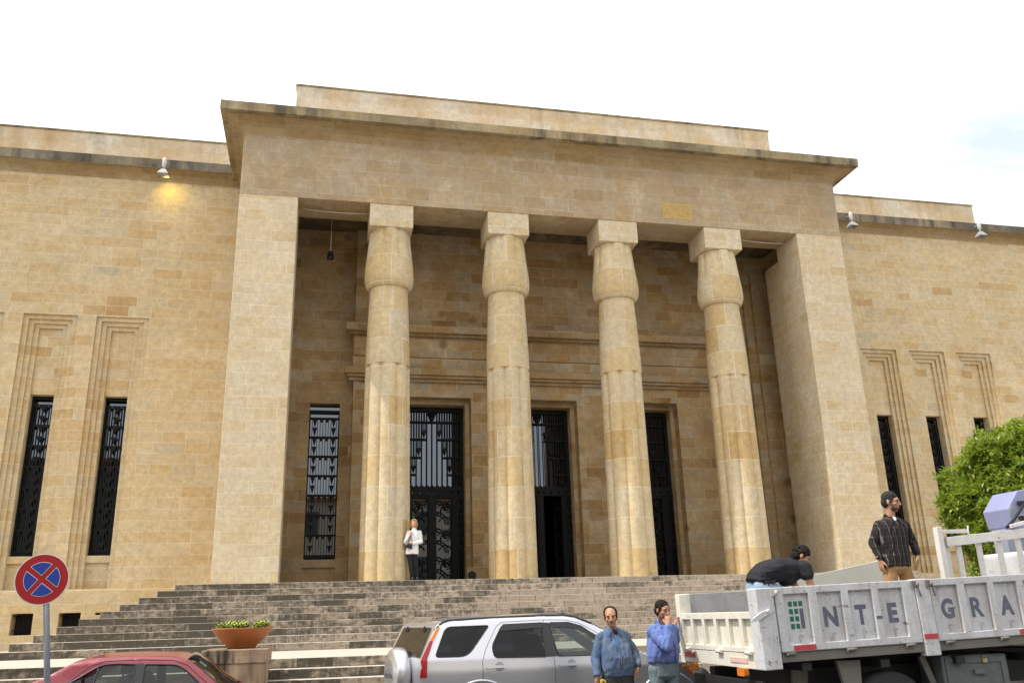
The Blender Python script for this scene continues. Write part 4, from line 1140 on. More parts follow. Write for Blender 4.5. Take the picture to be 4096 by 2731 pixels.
def hand(B, w, d, pn, thumb, curl=.5, k=1.0):
    """w wrist, d direction of the fingers, pn the palm normal (fingers curl towards it), thumb: side vector"""
    w, d, pn, th = Vector(w), Vector(d).normalized(), Vector(pn).normalized(), Vector(thumb).normalized()
    pn = (pn - d*pn.dot(d)).normalized(); th = (th - d*th.dot(d) - pn*th.dot(pn)).normalized()
    M3 = Matrix((th, pn, d)).transposed()
    B.cap(w - d*.02, w + d*.03, .027*k, .030*k, flat=.75, fdir=pn)
    B.ell(w + d*.055*k, (.042*k,.017*k,.055*k), M3)
    for i, (off, L) in enumerate(((.030,.074),(.010,.084),(-.011,.078),(-.030,.060))):
        p = w + d*.092*k + th*off*k
        cu = curl*(1+.12*i)
        d1 = (d*math.cos(cu*.6) + pn*math.sin(cu*.6) + th*off*1.6).normalized(); d2 = (d*math.cos(cu*1.5) + pn*math.sin(cu*1.5)).normalized(); d3 = (d*math.cos(cu*2.2) + pn*math.sin(cu*2.2)).normalized()
        q1 = p + d1*L*.48*k; q2 = q1 + d2*L*.30*k; q3 = q2 + d3*L*.22*k
        B.chain([p - d*.03*k, p, q1, q2, q3], [.0105*k,.0100*k,.0092*k,.0084*k,.0072*k], n=8)
    p = w + d*.028*k + th*.034*k
    t1 = (d*.75 + th*.62 + pn*.25).normalized(); t2 = (d*.92 + th*.18 + pn*.38).normalized()
    B.chain([p - t1*.02*k, p + t1*.040*k, p + t1*.040*k + t2*.034*k], [.015*k,.0125*k,.0095*k], n=8)

def fist(B, w, d, pn, thumb, k=1.0): hand(B, w, d, pn, thumb, 1.25, k)

def skin_mat(name, c):
    m, nt, b = new_mat(name, .55, c)
    p = nd(nt, 'TexCoord').outputs['Object']; n = noise(nt, p, 22, 4, .6); n2 = noise(nt, p, 7, 3)
    cc = mixc(nt, ramp(nt, n2, [(.4,0.0),(.7,.35)]), c, (min(1,c[0]*1.12), c[1]*.78, c[2]*.72))
    cc = mixc(nt, 1.0, cc, ramp(nt, n, [(.3,.9),(.7,1.06)]), 'MULTIPLY')
    nt.links.new(cc, b.inputs['Base Color']); b.inputs['Subsurface Weight'].default_value = .08; b.inputs['Subsurface Radius'].default_value = (.012,.004,.002)
    return m
def cloth(name, c, amt=.22, sc_=7, fine=160, fade=None, folds=.38):
    m, nt, b = new_mat(name, .85, c, spec=.2)
    p = nd(nt, 'TexCoord').outputs['Object']; n = noise(nt, p, sc_, 5, .6); f = noise(nt, p, fine, 2)
    base = c if fade is None else mixc(nt, ramp(nt, noise(nt, p, 4, 4), [(.4,0.0),(.65,1.0)]), c, fade)
    cc = mixc(nt, 1.0, base, ramp(nt, n, [(.25,1-amt),(.75,1+amt)]), 'MULTIPLY')
    nt.links.new(cc, b.inputs['Base Color'])
    fold = noise(nt, vscale(nt, p, (9, 9, 5)), 1.0, 3, .5, .7)
    fold = mth(nt, 'ABSOLUTE', mth(nt, 'SUBTRACT', fold, .5))
    hh = mth(nt, 'ADD', mth(nt, 'MULTIPLY', fold, 2.2), mth(nt, 'ADD', mth(nt, 'MULTIPLY', n, .4), mth(nt, 'MULTIPLY', f, .12)))
    nt.links.new(nd(nt, 'Bump', {'Strength': folds, 'Distance': .03, 'Height': hh}).outputs[0], b.inputs['Normal'])
    cc = mixc(nt, 1.0, cc, ramp(nt, f, [(.3,.93),(.7,1.05)]), 'MULTIPLY'); nt.links.new(cc, b.inputs['Base Color'])
    return m
M['eyewhite'] = simple('eye white', (.30,.26,.22), .4); M['iris'] = simple('iris', (.02,.012,.008), .2)
M['skinA'] = skin_mat('tanned skin', (.42,.22,.135)); M['skinB'] = skin_mat('olive skin', (.36,.185,.115)); M['skinW'] = skin_mat('fair skin', (.56,.32,.23))
def hair_mat(name, a, b_):
    m, nt, bs = new_mat(name, .75, a, spec=.2); p = nd(nt, 'TexCoord').outputs['Object']
    n = noise(nt, vscale(nt, p, (60,60,22)), 1.0, 4, .7)
    nt.links.new(ramp(nt, n, [(.35,a),(.7,b_)]), bs.inputs['Base Color'])
    nt.links.new(nd(nt, 'Bump', {'Strength': .6, 'Distance': .006, 'Height': n}).outputs[0], bs.inputs['Normal'])
    return m
M['hairblack'] = hair_mat('black hair', (.006,.005,.004), (.020,.015,.013)); M['hairdark'] = hair_mat('greying dark hair', (.012,.011,.011), (.05,.047,.047)); M['hairblond'] = hair_mat('blond hair', (.26,.14,.045), (.55,.36,.15))
M['denimshirt'] = cloth('denim work shirt', (.085,.135,.235), .28, 6, fade=(.135,.165,.205)); M['blueshirt'] = cloth('blue work jacket', (.12,.175,.42), .22, 5, fade=(.155,.21,.46))
M['darktrouser'] = cloth('dark trousers', (.035,.038,.040)); M['jeans'] = cloth('worn grey jeans', (.11,.155,.185), .25, 5, fade=(.16,.20,.22)); M['lightjeans'] = cloth('light jeans', (.24,.32,.43), .25, 6)
M['blacktee'] = cloth('faded black tee shirt', (.022,.022,.026), .3); M['khaki'] = cloth('khaki trousers', (.34,.20,.095), .2, 5); M['knit'] = cloth('white knit sweater', (.74,.74,.73), .06, 20, 60); M['blackcloth'] = cloth('black trousers', (.018,.018,.020)); M['shoe'] = simple('dark shoe', (.02,.016,.013), .5); M['undershirt'] = cloth('maroon vest', (.05,.012,.014)); M['white_tee'] = cloth('pale tee shirt', (.55,.57,.57)); M['leather'] = simple('black leather', (.012,.012,.013), .35); M['belt'] = simple('brown belt', (.06,.03,.018), .5)
# dark shirt with thin pale stripes
m, nt, b = new_mat('striped plaid shirt', .85, (.05,.035,.032), spec=.2)
p_ = nd(nt, 'TexCoord').outputs['Object']; s_ = nd(nt, 'SeparateXYZ', {0: p_})
wob = mth(nt, 'MULTIPLY', noise(nt, p_, 5, 2), .025)
fx = mth(nt, 'FRACT', mth(nt, 'MULTIPLY', mth(nt, 'ADD', mth(nt, 'ADD', s_.outputs[0], mth(nt, 'MULTIPLY', s_.outputs[1], .3)), wob), 15.0))
st = mth(nt, 'LESS_THAN', mth(nt, 'ABSOLUTE', mth(nt, 'SUBTRACT', fx, .5)), .05)
fz = mth(nt, 'FRACT', mth(nt, 'MULTIPLY', mth(nt, 'ADD', s_.outputs[2], wob), 9.0))
sz_ = mth(nt, 'MULTIPLY', mth(nt, 'LESS_THAN', mth(nt, 'ABSOLUTE', mth(nt, 'SUBTRACT', fz, .5)), .10), .5)
band = mth(nt, 'MULTIPLY', mth(nt, 'LESS_THAN', mth(nt, 'ABSOLUTE', mth(nt, 'SUBTRACT', fx, .05)), .18), .5)
c_ = mixc(nt, band, (.018,.014,.014), (.040,.034,.034)); c_ = mixc(nt, mth(nt, 'MULTIPLY', sz_, .35), c_, (.10,.085,.08)); c_ = mixc(nt, mth(nt, 'MULTIPLY', st, .42), c_, (.27,.25,.24))
nt.links.new(c_, b.inputs['Base Color']); M['plaid'] = m

def person(loc, label, cat='person'):
    return tag(empty('person', loc), label, cat)
def body_done(B, root, mat, voxel=.007): return B.done('body', mat, root, voxel, 3, origin=root.location)

def stand_legs(S, root, hipL, hipR, kneeL, kneeR, ankL, ankR, rh=.095, rk=.068, ra=.058, mat='darktrouser', pel=None, fwd=(0,-1,0), pw=(.165,.115)):
    T = Flesh()
    f = Vector(fwd); r = f.cross(Vector((0,0,1)))
    if pel is None: pel = (Vector(hipL)+Vector(hipR))/2
    pel = Vector(pel)
    T.loft([(pel+Vector((0,0,.13)), r*pw[0]*.93, f*pw[1]*.95), (pel+Vector((0,0,.05)), r*pw[0], f*pw[1]), (pel-Vector((0,0,.06)), r*pw[0]*.98, f*pw[1]*1.02), (pel-Vector((0,0,.11)), r*pw[0]*.7, f*pw[1]*.7)])
    for h, k, a in ((hipL,kneeL,ankL),(hipR,kneeR,ankR)):
        T.chain([h, k, a], [rh, rk, ra])
    o = T.done('trousers', M[mat], root, .009, 4, .004, 11, (0,0,1), origin=root.location)
    Sx = Flesh()
    for a in (ankL, ankR):
        a = Vector(a); Sx.cap(a+f*-.03+Vector((0,0,-.045)), a+f*.15+Vector((0,0,-.055)), .045, .035)
    Sx.done('shoes', M['shoe'], root, .009, 3, origin=root.location)

def hair_cap(P, M3, root, mat, k=1.0, lift=0.0, recede=0.0, back=.0, voxel=.006, extra=None, side=1.0):
    H = Flesh()
    H.ell(P(0,-.022-recede,.045+lift), (.0845*k*side,.094*k,.083*k), M3)
    H.ell(P(0,-.052,.0), (.080*k*side,.062*k,.075*k+back), M3)
    for s in (-1,1): H.cap(P(s*.074*side,.030-recede*.5,.04), P(s*.073*side,.022,.0), .012*k, .008*k)
    if extra: extra(H, P, M3)
    return H.done('hair', mat, root, voxel, 2, .0065, 34, origin=root.location)

V = Vector
# ---- worker in the faded denim shirt, arms hanging, tape measure in hand ------------------------------------------------
D1 = -13.1
r1 = person((3.66, D1, 0), 'standing worker in a faded denim shirt holding a yellow tape measure beside the silver car')
B = Flesh()
hf = V((-.34,-1,-.10)); hu = V((-.10,.0,1))
P, M3 = head(B, (3.632, D1-.03, 1.615), hf, hu, .99)
B.cap((3.645,D1,1.54),(3.66,D1+.01,1.43),.058,.062)
B.loft([((3.68,D1,.95),(.14,0,0),(0,-.10,0)),((3.67,D1,1.2),(.16,0,0),(0,-.10,0)),((3.655,D1,1.38),(.11,0,0),(0,-.07,0)),((3.65,D1,1.47),(.06,0,0),(0,-.05,0))])
ShL, ElL, WrL = V((3.495,D1+.01,1.365)), V((3.425,D1+.03,1.13)), V((3.405,D1-.05,.935))
ShR, ElR, WrR = V((3.815,D1+.01,1.38)), V((3.935,D1+.04,1.18)), V((3.92,D1-.09,1.03))
B.chain([ShL,ElL,WrL],[.04,.040,.030]); B.chain([ShR,ElR,WrR],[.04,.040,.030])
hand(B, WrL+V((0,0,-.01)), (.02,-.05,-1), (.4,-.8,0), (.75,-.6,.1), .85)
hand(B, WrR, (-.12,-.12,-1), (-.8,.2,0), (-.3,-1,0), .45)
B.chain([(3.58,D1,.90),(3.57,D1,.5),(3.56,D1+.02,.08)],[.08,.055,.04]); B.chain([(3.78,D1,.90),(3.80,D1,.5),(3.81,D1+.02,.08)],[.08,.055,.04])
body_done(B, r1, M['skinA'])
face(P, M3, r1, r1.location, k=.99, tash=(.16,.09,.06))
hair_cap(P, M3, r1, M['hairblack'], 1.0, .002, .020)
S = Flesh(); X = V((1,0,0)); Y = V((0,-1,0))
S.loft([((3.685,D1,.93),X*.192,Y*.145),((3.685,D1-.02,1.03),X*.198,Y*.165),((3.68,D1-.03,1.14),X*.188,Y*.165),((3.67,D1-.01,1.27),X*.18,Y*.14),((3.658,D1,1.34),X*.175,Y*.115),((3.655,D1,1.40),X*.140,Y*.095),((3.652,D1,1.45),X*.095,Y*.075),((3.650,D1,1.485),X*.068,Y*.066)])
S.chain([(3.60,D1,1.435),ShL,ShL.lerp(ElL,.5),ElL,WrL+V((0,0,.03))],[.05,.063,.058,.053,.043]); S.chain([(3.70,D1,1.435),ShR,ShR.lerp(ElR,.5),ElR,WrR+V((0,0,.03))],[.05,.063,.058,.053,.043])
S.done('shirt', M['denimshirt'], r1, .008, 2, .011, 11, (.3,0,1), origin=r1.location)
C_ = Flesh()
for s in (-1,1):
    C_.cap((3.652+s*.062,D1+.03,1.50),(3.650+s*.052,D1-.088,1.425),.017,.010,flat=.5,fdir=(s,-.5,0)); C_.cap((3.650+s*.050,D1-.09,1.44),(3.650+s*.085,D1-.112,1.395),.02,.012,flat=.4,fdir=(0,-1,.2))
C_.cap((3.60,D1+.06,1.49),(3.70,D1+.06,1.49),.02,.02)
C_.done('collar', M['denimshirt'], r1, .006, 2, origin=r1.location)
U = Flesh(); U.ell((3.65,D1-.055,1.432),(.05,.04,.05)); U.done('undershirt', M['undershirt'], r1, .007, 1, origin=r1.location)
for (cx_, z_) in ((3.765,1.27),):
    o = MB().prism(rounded([(cx_-.055,z_-.06),(cx_,z_-.075),(cx_+.055,z_-.06),(cx_+.055,z_+.05),(cx_-.055,z_+.05)], .012), -.004, .004).build('chest_pocket', M['denimshirt'], r1, bevel=.003)
    o.location = Vector((0, D1-.160, 0)) - r1.location; o.rotation_euler = (R(-9), 0, 0)
for w_, e_ in ((WrL+V((0,0,.03)),ElL),(WrR+V((0,0,.03)),ElR)):
    d_ = (w_-e_).normalized(); o = MB().tube([w_-d_*.02, w_+d_*.035], [.046,.043], 14).build('cuff', M['denimshirt'], r1, bevel=.004); o.location = -r1.location
mb = MB(); mb.tube([(3.652,D1-.108,1.40),(3.66,D1-.162,1.27),(3.675,D1-.218,1.12),(3.682,D1-.20,1.00)], .007, 6)
for q in (.15,.4,.65,.9):
    p = V((3.652,D1-.112,1.40)).lerp(V((3.68,D1-.222,1.05)), q); mb.lathe([(.006,-.004),(.006,.004)], p, 8, 'y')
o = mb.build('button_placket', M['denimshirt'], r1); o.location = -r1.location
stand_legs(None, r1, (3.58,D1,.88),(3.785,D1,.88),(3.575,D1-.01,.5),(3.80,D1-.01,.5),(3.57,D1+.02,.10),(3.81,D1+.02,.10), .105,.078,.066,'darktrouser', pel=(3.683,D1,.86), pw=(.19,.14))
tp = tag(empty('tape_measure', (3.455,D1-.12,.865)), 'yellow and black tape measure in the hand of the worker in denim', 'tape measure')
MB().prism(rounded([(-.032,-.035),(.032,-.035),(.04,.02),(.0,.042),(-.034,.03)], .02), -.014, .014).build('tape_case', simple('tape yellow', (.62,.45,.03), .4), tp, bevel=.004)
MB().prism(rounded([(-.012,-.018),(.016,-.018),(.016,.012),(-.012,.012)], .008), -.017, .017).build('tape_label', M['black'], tp)

# ---- worker in the blue work jacket, hand to his face, the other on the tailgate -----------------------------------------------------
D2 = -12.72
r2_ = person((4.50, D2, 0), 'worker in a bright blue jacket covering his mouth with his fist at the truck tailgate')
B = Flesh()
hf = V((.34,-1,-.16))
P, M3 = head(B, (4.525, D2-.05, 1.675), hf, (.08,-.05,1), 1.02)
B.cap((4.525,D2,1.60),(4.52,D2+.03,1.47),.06,.068)
B.loft([((4.49,D2,1.0),(.14,0,0),(0,-.10,0)),((4.50,D2,1.25),(.17,0,0),(0,-.10,0)),((4.52,D2,1.46),(.13,0,0),(0,-.08,0))])
ShL, ElL, WrL = V((4.365,D2-.01,1.415)), V((4.475,D2-.25,1.225)), V((4.515,D2-.225,1.50))
ShR, ElR, WrR = V((4.675,D2+.03,1.43)), V((4.775,D2+.20,1.28)), V((4.845,D2+.36,1.475))
B.chain([ShL,ElL,WrL],[.05,.043,.031]); B.chain([ShR,ElR,WrR],[.05,.043,.031])
hand(B, WrL, (.10,.28,.95), (.5,.75,-.2), (-.6,.5,.2), 1.15)
hand(B, WrR, (.35,.35,.85), (.9,.0,-.3), (-.2,-.9,.1), .8)
B.chain([(4.41,D2,.95),(4.40,D2,.5),(4.39,D2+.02,.08)],[.08,.055,.04]); B.chain([(4.60,D2,.95),(4.62,D2,.5),(4.63,D2+.02,.08)],[.08,.055,.04])
body_done(B, r2_, M['skinB'])
face(P, M3, r2_, r2_.location)
hair_cap(P, M3, r2_, M['hairblack'], 1.03, .006)
Bd = Flesh(); Bd.ell(P(0,.034,-.062),(.058,.056,.052),M3); Bd.done('stubble', simple('stubble skin', (.13,.075,.05), .7, 0, 60, .4), r2_, .006, 2, origin=r2_.location)
S = Flesh()
S.loft([((4.50,D2,1.035),X*.185,Y*.13),((4.50,D2,1.06),X*.20,Y*.15),((4.497,D2-.01,1.12),X*.205,Y*.155),((4.505,D2-.01,1.25),X*.20,Y*.145),((4.515,D2,1.38),X*.188,Y*.125),((4.52,D2+.01,1.455),X*.15,Y*.10),((4.525,D2+.01,1.50),X*.08,Y*.075)])
S.chain([(4.47,D2,1.47),ShL,ShL.lerp(ElL,.5),ElL,ElL.lerp(WrL,.5),WrL+V((0,0,-.03))],[.055,.070,.070,.064,.054,.044]); S.chain([(4.58,D2,1.47),ShR,ShR.lerp(ElR,.5),ElR,WrR+V((0,0,-.03))],[.055,.070,.066,.058,.044])
S.done('jacket', M['blueshirt'], r2_, .008, 2, .012, 10, (.3,0,1), origin=r2_.location)
C_ = Flesh()
for s in (-1,1): C_.cap((4.525+s*.070,D2+.02,1.56),(4.530+s*.055,D2-.09,1.475),.018,.013,flat=.5,fdir=(s,-.4,0))
C_.cap((4.47,D2+.055,1.545),(4.58,D2+.055,1.545),.024,.024); C_.cap((4.462,D2-.03,1.585),(4.452,D2-.05,1.49),.012,.022,flat=.5,fdir=(-1,-.5,0))
C_.done('collar', M['blueshirt'], r2_, .006, 2, origin=r2_.location)
mb = MB(); mb.tube([(4.56,D2-.118,1.42),(4.60,D2-.165,1.27),(4.61,D2-.175,1.12),(4.605,D2-.155,1.05)], .005, 6); o = mb.build('zip', simple('dark zip', (.015,.02,.06), .5), r2_); o.location = -r2_.location
MB().lathe([(.150,1.035),(.153,1.04),(.153,1.07),(.150,1.075)], (0,0,0), 32).build('belt', M['belt'], r2_).scale = (1.18,.86,1)
stand_legs(None, r2_, (4.40,D2,.95),(4.60,D2,.95),(4.395,D2-.01,.52),(4.615,D2-.01,.52),(4.39,D2+.02,.10),(4.625,D2+.02,.10), .108,.082,.068,'jeans', pel=(4.50,D2,.935), pw=(.178,.13))

r2_.location.x -= .055
# ---- standing worker in the truck bed -------------------------------------------------------------------------------------
D3 = -14.0; FLZ = 1.26
r3 = person((7.19, D3, FLZ), 'man in a dark striped shirt and khaki trousers standing upright in the truck bed')
B = Flesh()
P, M3 = head(B, (7.205, D3-.02, 2.925), (.78,-1,-.12), (.02,-.03,1), 1.03)
B.cap((7.195,D3,2.85),(7.185,D3+.02,2.70),.056,.064)
B.loft([((7.15,D3,2.16),(.13,0,0),(0,-.09,0)),((7.16,D3,2.45),(.15,0,0),(0,-.09,0)),((7.18,D3,2.70),(.12,0,0),(0,-.08,0))])
ShL, ElL, WrL = V((7.01,D3+.02,2.635)), V((6.905,D3+.05,2.42)), V((6.925,D3-.02,2.205))
ShR, ElR, WrR = V((7.36,D3+.0,2.64)), V((7.462,D3+.03,2.44)), V((7.435,D3-.06,2.255))
B.chain([ShL,ElL,WrL],[.05,.042,.029]); B.chain([ShR,ElR,WrR],[.05,.042,.029])
hand(B, WrL, (.06,-.02,-1), (.9,.2,0), (.2,-1,0), .55, 1.05)
hand(B, WrR, (-.10,-.15,-1), (-.7,.5,0), (-.6,-.8,0), .4, 1.08)
B.chain([(7.06,D3,2.05),(7.03,D3,1.68),(7.01,D3+.02,1.34)],[.08,.055,.04]); B.chain([(7.25,D3,2.05),(7.33,D3,1.68),(7.37,D3+.02,1.34)],[.08,.055,.04])
body_done(B, r3, M['skinA'])
face(P, M3, r3, r3.location)
hair_cap(P, M3, r3, M['hairdark'], 1.02, .010, -.006)
Bd = Flesh(); Bd.ell(P(0,.036,-.076),(.055,.055,.043),M3); Bd.cap(P(-.02,.092,-.047),P(.02,.092,-.047),.006,.006)
for s in (-1,1): Bd.cap(P(s*.064,.024,-.03),P(s*.052,.046,-.07),.007,.012)
Bd.done('beard', simple('short beard', (.07,.042,.029), .8, 0, 60, .5), r3, .006, 2, .002, 40, origin=r3.location)
S = Flesh()
S.loft([((7.145,D3,2.125),X*.195,Y*.13),((7.148,D3,2.20),X*.192,Y*.135),((7.155,D3,2.36),X*.188,Y*.125),((7.17,D3,2.50),X*.20,Y*.125),((7.18,D3,2.62),X*.205,Y*.115),((7.185,D3,2.70),X*.14,Y*.09),((7.188,D3,2.735),X*.075,Y*.07)])
S.chain([(7.14,D3,2.69),ShL,ShL.lerp(ElL,.5),ElL,WrL+V((0,0,.03))],[.05,.060,.056,.050,.039]); S.chain([(7.235,D3,2.69),ShR,ShR.lerp(ElR,.5),ElR,WrR+V((0,0,.03))],[.05,.060,.056,.050,.039])
S.done('shirt', M['plaid'], r3, .008, 2, .010, 11, (.3,0,1), origin=r3.location)
C_ = Flesh()
for s in (-1,1): C_.cap((7.188+s*.064,D3+.02,2.77),(7.185+s*.045,D3-.085,2.68),.017,.012,flat=.5,fdir=(s,-.5,0)); C_.cap((7.185+s*.048,D3-.088,2.70),(7.185+s*.075,D3-.11,2.645),.018,.012,flat=.4,fdir=(0,-1,.2))
C_.cap((7.14,D3+.06,2.755),(7.24,D3+.06,2.755),.02,.02)
C_.done('collar', M['plaid'], r3, .006, 2, origin=r3.location)
U = Flesh(); U.ell((7.188,D3-.052,2.685),(.05,.045,.055)); U.done('undershirt', M['white_tee'], r3, .007, 1, origin=r3.location)
for w_, e_ in ((WrL,ElL),(WrR,ElR)):
    d_ = (w_-e_).normalized(); o = MB().tube([w_-d_*.045, w_-d_*.032], .0475, 14).build('cuff', simple('pale cuff', (.30,.27,.25), .8), r3); o.location = -r3.location
stand_legs(None, r3, (7.06,D3,2.09),(7.25,D3,2.09),(7.01,D3-.015,1.70),(7.36,D3-.015,1.70),(6.99,D3+.02,1.36),(7.42,D3+.02,1.36), .090,.074,.066,'khaki', pel=(7.155,D3,2.15), pw=(.170,.115))

# ---- bending worker ---------------------------------------------------------------------------------------------------------
D4 = -13.62
r4 = person((5.5, D4, 1.25), 'worker in a black tee shirt and light jeans bending over inside the truck bed')
B = Flesh()
P, M3 = head(B, (6.06, D4-.02, 2.285), (.88,-.34,-.62), (.45,-.1,.80), 1.04)
B.cap((6.02,D4,2.24),(5.92,D4,2.13),.055,.065)
B.loft([((5.44,D4,2.0),(0,.14,0),(-.05,0,.09)),((5.62,D4,2.13),(0,.16,0),(-.05,0,.09)),((5.92,D4,2.10),(0,.15,0),(.03,0,.09))])
Sh1, El1, Wr1 = V((5.99,D4-.19,2.10)), V((6.05,D4-.24,1.84)), V((6.03,D4-.20,1.58))
Sh2, El2, Wr2 = V((6.0,D4+.20,2.08)), V((6.10,D4+.22,1.82)), V((6.06,D4+.14,1.58))
B.chain([Sh1,El1,Wr1],[.052,.043,.030]); B.chain([Sh2,El2,Wr2],[.052,.043,.030])
hand(B, Wr1, (.05,.05,-1), (0,1,0), (1,0,0), .7); hand(B, Wr2, (.05,-.05,-1), (0,-1,0), (1,0,0), .7)
B.chain([(5.45,D4-.1,1.93),(5.52,D4-.11,1.58),(5.42,D4-.11,1.33)],[.08,.055,.04]); B.chain([(5.45,D4+.1,1.93),(5.52,D4+.11,1.58),(5.42,D4+.11,1.33)],[.08,.055,.04])
body_done(B, r4, M['skinA'])
face(P, M3, r4, r4.location)
def curls(H, P, M3):
    rr = random.Random(4)
    for k in range(60):
        a, z = rr.uniform(0, 6.28), rr.uniform(-.25, 1); q = math.sqrt(max(0, 1-z*z))
        if z < .45 and math.sin(a) > .35: continue
        H.ell(P(.083*q*math.cos(a), -.025+.095*q*math.sin(a), .038+.088*z), (.017,.017,.014), M3, 8, 6)
hair_cap(P, M3, r4, M['hairblack'], 1.08, .012, -.008, .02, extra=curls)
S = Flesh()
S.loft([((5.40,D4,1.965),(.08,0,-.06),(0,-.185,0)),((5.435,D4,2.03),(.085,0,-.075),(0,-.19,0)),((5.54,D4,2.095),(.045,0,-.125),(0,-.20,0)),((5.70,D4,2.125),(.005,0,-.145),(0,-.21,0)),((5.86,D4,2.125),(-.01,0,-.14),(0,-.215,0)),((5.98,D4,2.11),(-.02,0,-.115),(0,-.19,0)),((6.045,D4,2.13),(-.03,0,-.06),(0,-.09,0))])
S.cap((5.99,D4-.16,2.13), Sh1.lerp(El1,.16), .10, .083); S.cap((5.99,D4+.16,2.11), Sh2.lerp(El2,.16), .10, .08)
S.ell((5.82,D4-.02,1.99),(.10,.14,.07))
S.done('tee_shirt', M['blacktee'], r4, .008, 3, .011, 8, (1,0,0), origin=r4.location)
T = Flesh()
T.loft([((5.36,D4,1.95),(0,.165,0),(.06,0,.10)),((5.44,D4,1.93),(0,.175,0),(.03,0,.115)),((5.52,D4,1.92),(0,.15,0),(0,0,.10))])
for s in (-1,1): T.chain([(5.43,D4+s*.10,1.90),(5.56,D4+s*.11,1.60),(5.44,D4+s*.11,1.36)],[.115,.085,.068]); T.cap((5.46,D4+s*.1,1.94),(5.72,D4+s*.12,1.80),.10,.09)
T.done('jeans', M['lightjeans'], r4, .009, 4, .004, 11, origin=r4.location)
Sx = Flesh()
for s in (-1,1): Sx.cap((5.41,D4+s*.11,1.31),(5.58,D4+s*.11,1.30),.045,.036)
Sx.done('shoes', M['shoe'], r4, .009, 3, origin=r4.location)
mb = MB(); pts = []
for k in range(25):
    a = math.pi*(k/24)+math.pi/2*0
    pts.append((5.415-.0*math.sin(a)+.035*math.cos(a)*0, D4-.185*math.cos(a), 1.985+.045*math.sin(a)))
mb.bar((5.40,D4-.192,1.955),(5.56,D4-.197,1.985),.035,.012,(0,1,0)); mb.box(5.50,5.56,D4-.212,D4-.195,1.955,2.0)
for x in (5.42,5.46): mb.box(x,x+.014,D4-.203,D4-.19,1.93,2.0)
o = mb.build('belt', M['leather'], r4); o.location = -r4.location

# ---- visitor on the top step ----------------------------------------------------------------------------------------------------
D5 = .10
r5 = person((2.60, D5, FZ), 'blond woman in long white sweater and black trousers posing on the top step')
B = Flesh()
P, M3 = head(B, (2.572, D5-.02, 4.145), (-.10,-1,-.06), (.03,0,1), .95)
B.cap((2.575,D5,4.07),(2.58,D5+.01,3.95),.045,.050)
B.loft([((2.54,D5,3.42),(.12,0,0),(0,-.08,0)),((2.56,D5,3.65),(.10,0,0),(0,-.07,0)),((2.58,D5,3.90),(.13,0,0),(0,-.07,0)),((2.58,D5,3.97),(.06,0,0),(0,-.05,0))])
ShL, ElL, WrL = V((2.435,D5,3.905)), V((2.345,D5-.02,3.66)), V((2.455,D5-.12,3.845))
ShR, ElR, WrR = V((2.725,D5,3.91)), V((2.765,D5-.04,3.66)), V((2.52,D5-.155,3.615))
B.chain([ShL,ElL,WrL],[.04,.034,.024]); B.chain([ShR,ElR,WrR],[.04,.034,.024])
hand(B, WrL, (.25,.1,.9), (.2,.9,0), (.9,0,0), 1.1, .88); hand(B, WrR, (-1,-.1,.02), (0,.9,0), (0,-.2,1), .8, .88)
B.chain([(2.50,D5,3.40),(2.51,D5,3.0),(2.535,D5+.02,2.72)],[.07,.048,.034]); B.chain([(2.63,D5,3.40),(2.64,D5,3.0),(2.66,D5+.02,2.72)],[.07,.048,.034])
body_done(B, r5, M['skinW'])
face(P, M3, r5, r5.location, (.16,.09,.04), (.45,.12,.11), .95)
def bob(H, P, M3):
    for s in (-1,1):
        H.chain([P(s*.066,.03,.075),P(s*.080,.015,.02),P(s*.082,.0,-.05),P(s*.074,-.005,-.105)],[.022,.022,.024,.018]); H.chain([P(s*.04,-.07,.0),P(s*.05,-.06,-.10)],[.05,.035])
    H.chain([P(.02,.06,.105),P(-.05,.05,.08)],[.022,.022])
hair_cap(P, M3, r5, M['hairblond'], .98, .008, .0, .03, extra=bob)
S = Flesh()
S.loft([((2.525,D5,3.335),X*.175,Y*.115),((2.53,D5,3.42),X*.172,Y*.115),((2.545,D5,3.55),X*.15,Y*.10),((2.56,D5,3.66),X*.135,Y*.09),((2.575,D5,3.78),X*.155,Y*.105),((2.58,D5,3.90),X*.16,Y*.09),((2.58,D5,3.955),X*.10,Y*.07),((2.577,D5,4.0),X*.056,Y*.055),((2.575,D5-.005,4.04),X*.054,Y*.053)])
S.chain([ShL,ElL,WrL+V((-.02,.02,-.035))],[.062,.052,.038]); S.chain([ShR,ElR,WrR+V((.04,.005,0))],[.062,.052,.038])
S.done('sweater', M['knit'], r5, .009, 3, .004, 14, (1,0,0), origin=r5.location)
o = MB().lathe([(.172,3.318),(.176,3.325),(.176,3.345),(.172,3.35)], (0,0,-FZ), 28).build('red_hem', simple('red hem', (.16,.008,.015), .8), r5); o.location = (2.525-2.60,0,0); o.scale = (1,.66,1)
stand_legs(None, r5, (2.455,D5,3.36),(2.60,D5,3.36),(2.495,D5-.02,3.02),(2.635,D5-.02,3.02),(2.535,D5+.01,2.75),(2.665,D5+.01,2.75), .088,.06,.052,'blackcloth', pel=(2.53,D5,3.38), pw=(.155,.105))
bg_ = tag(empty('shoulder_bag', (2.43, D5-.10, 3.55)), 'black leather shoulder bag hanging from the arm of the woman on the steps', 'bag')
Bg = Flesh(); Bg.loft([((2.405,D5-.13,3.49),(.115,0,-.03),(0,-.05,0)),((2.42,D5-.13,3.56),(.10,0,-.02),(0,-.055,0)),((2.45,D5-.125,3.65),(.05,0,-.0),(0,-.04,0))])
Bg.done('bag_body', M['leather'], bg_, .008, 3, .003, 12, origin=bg_.location)
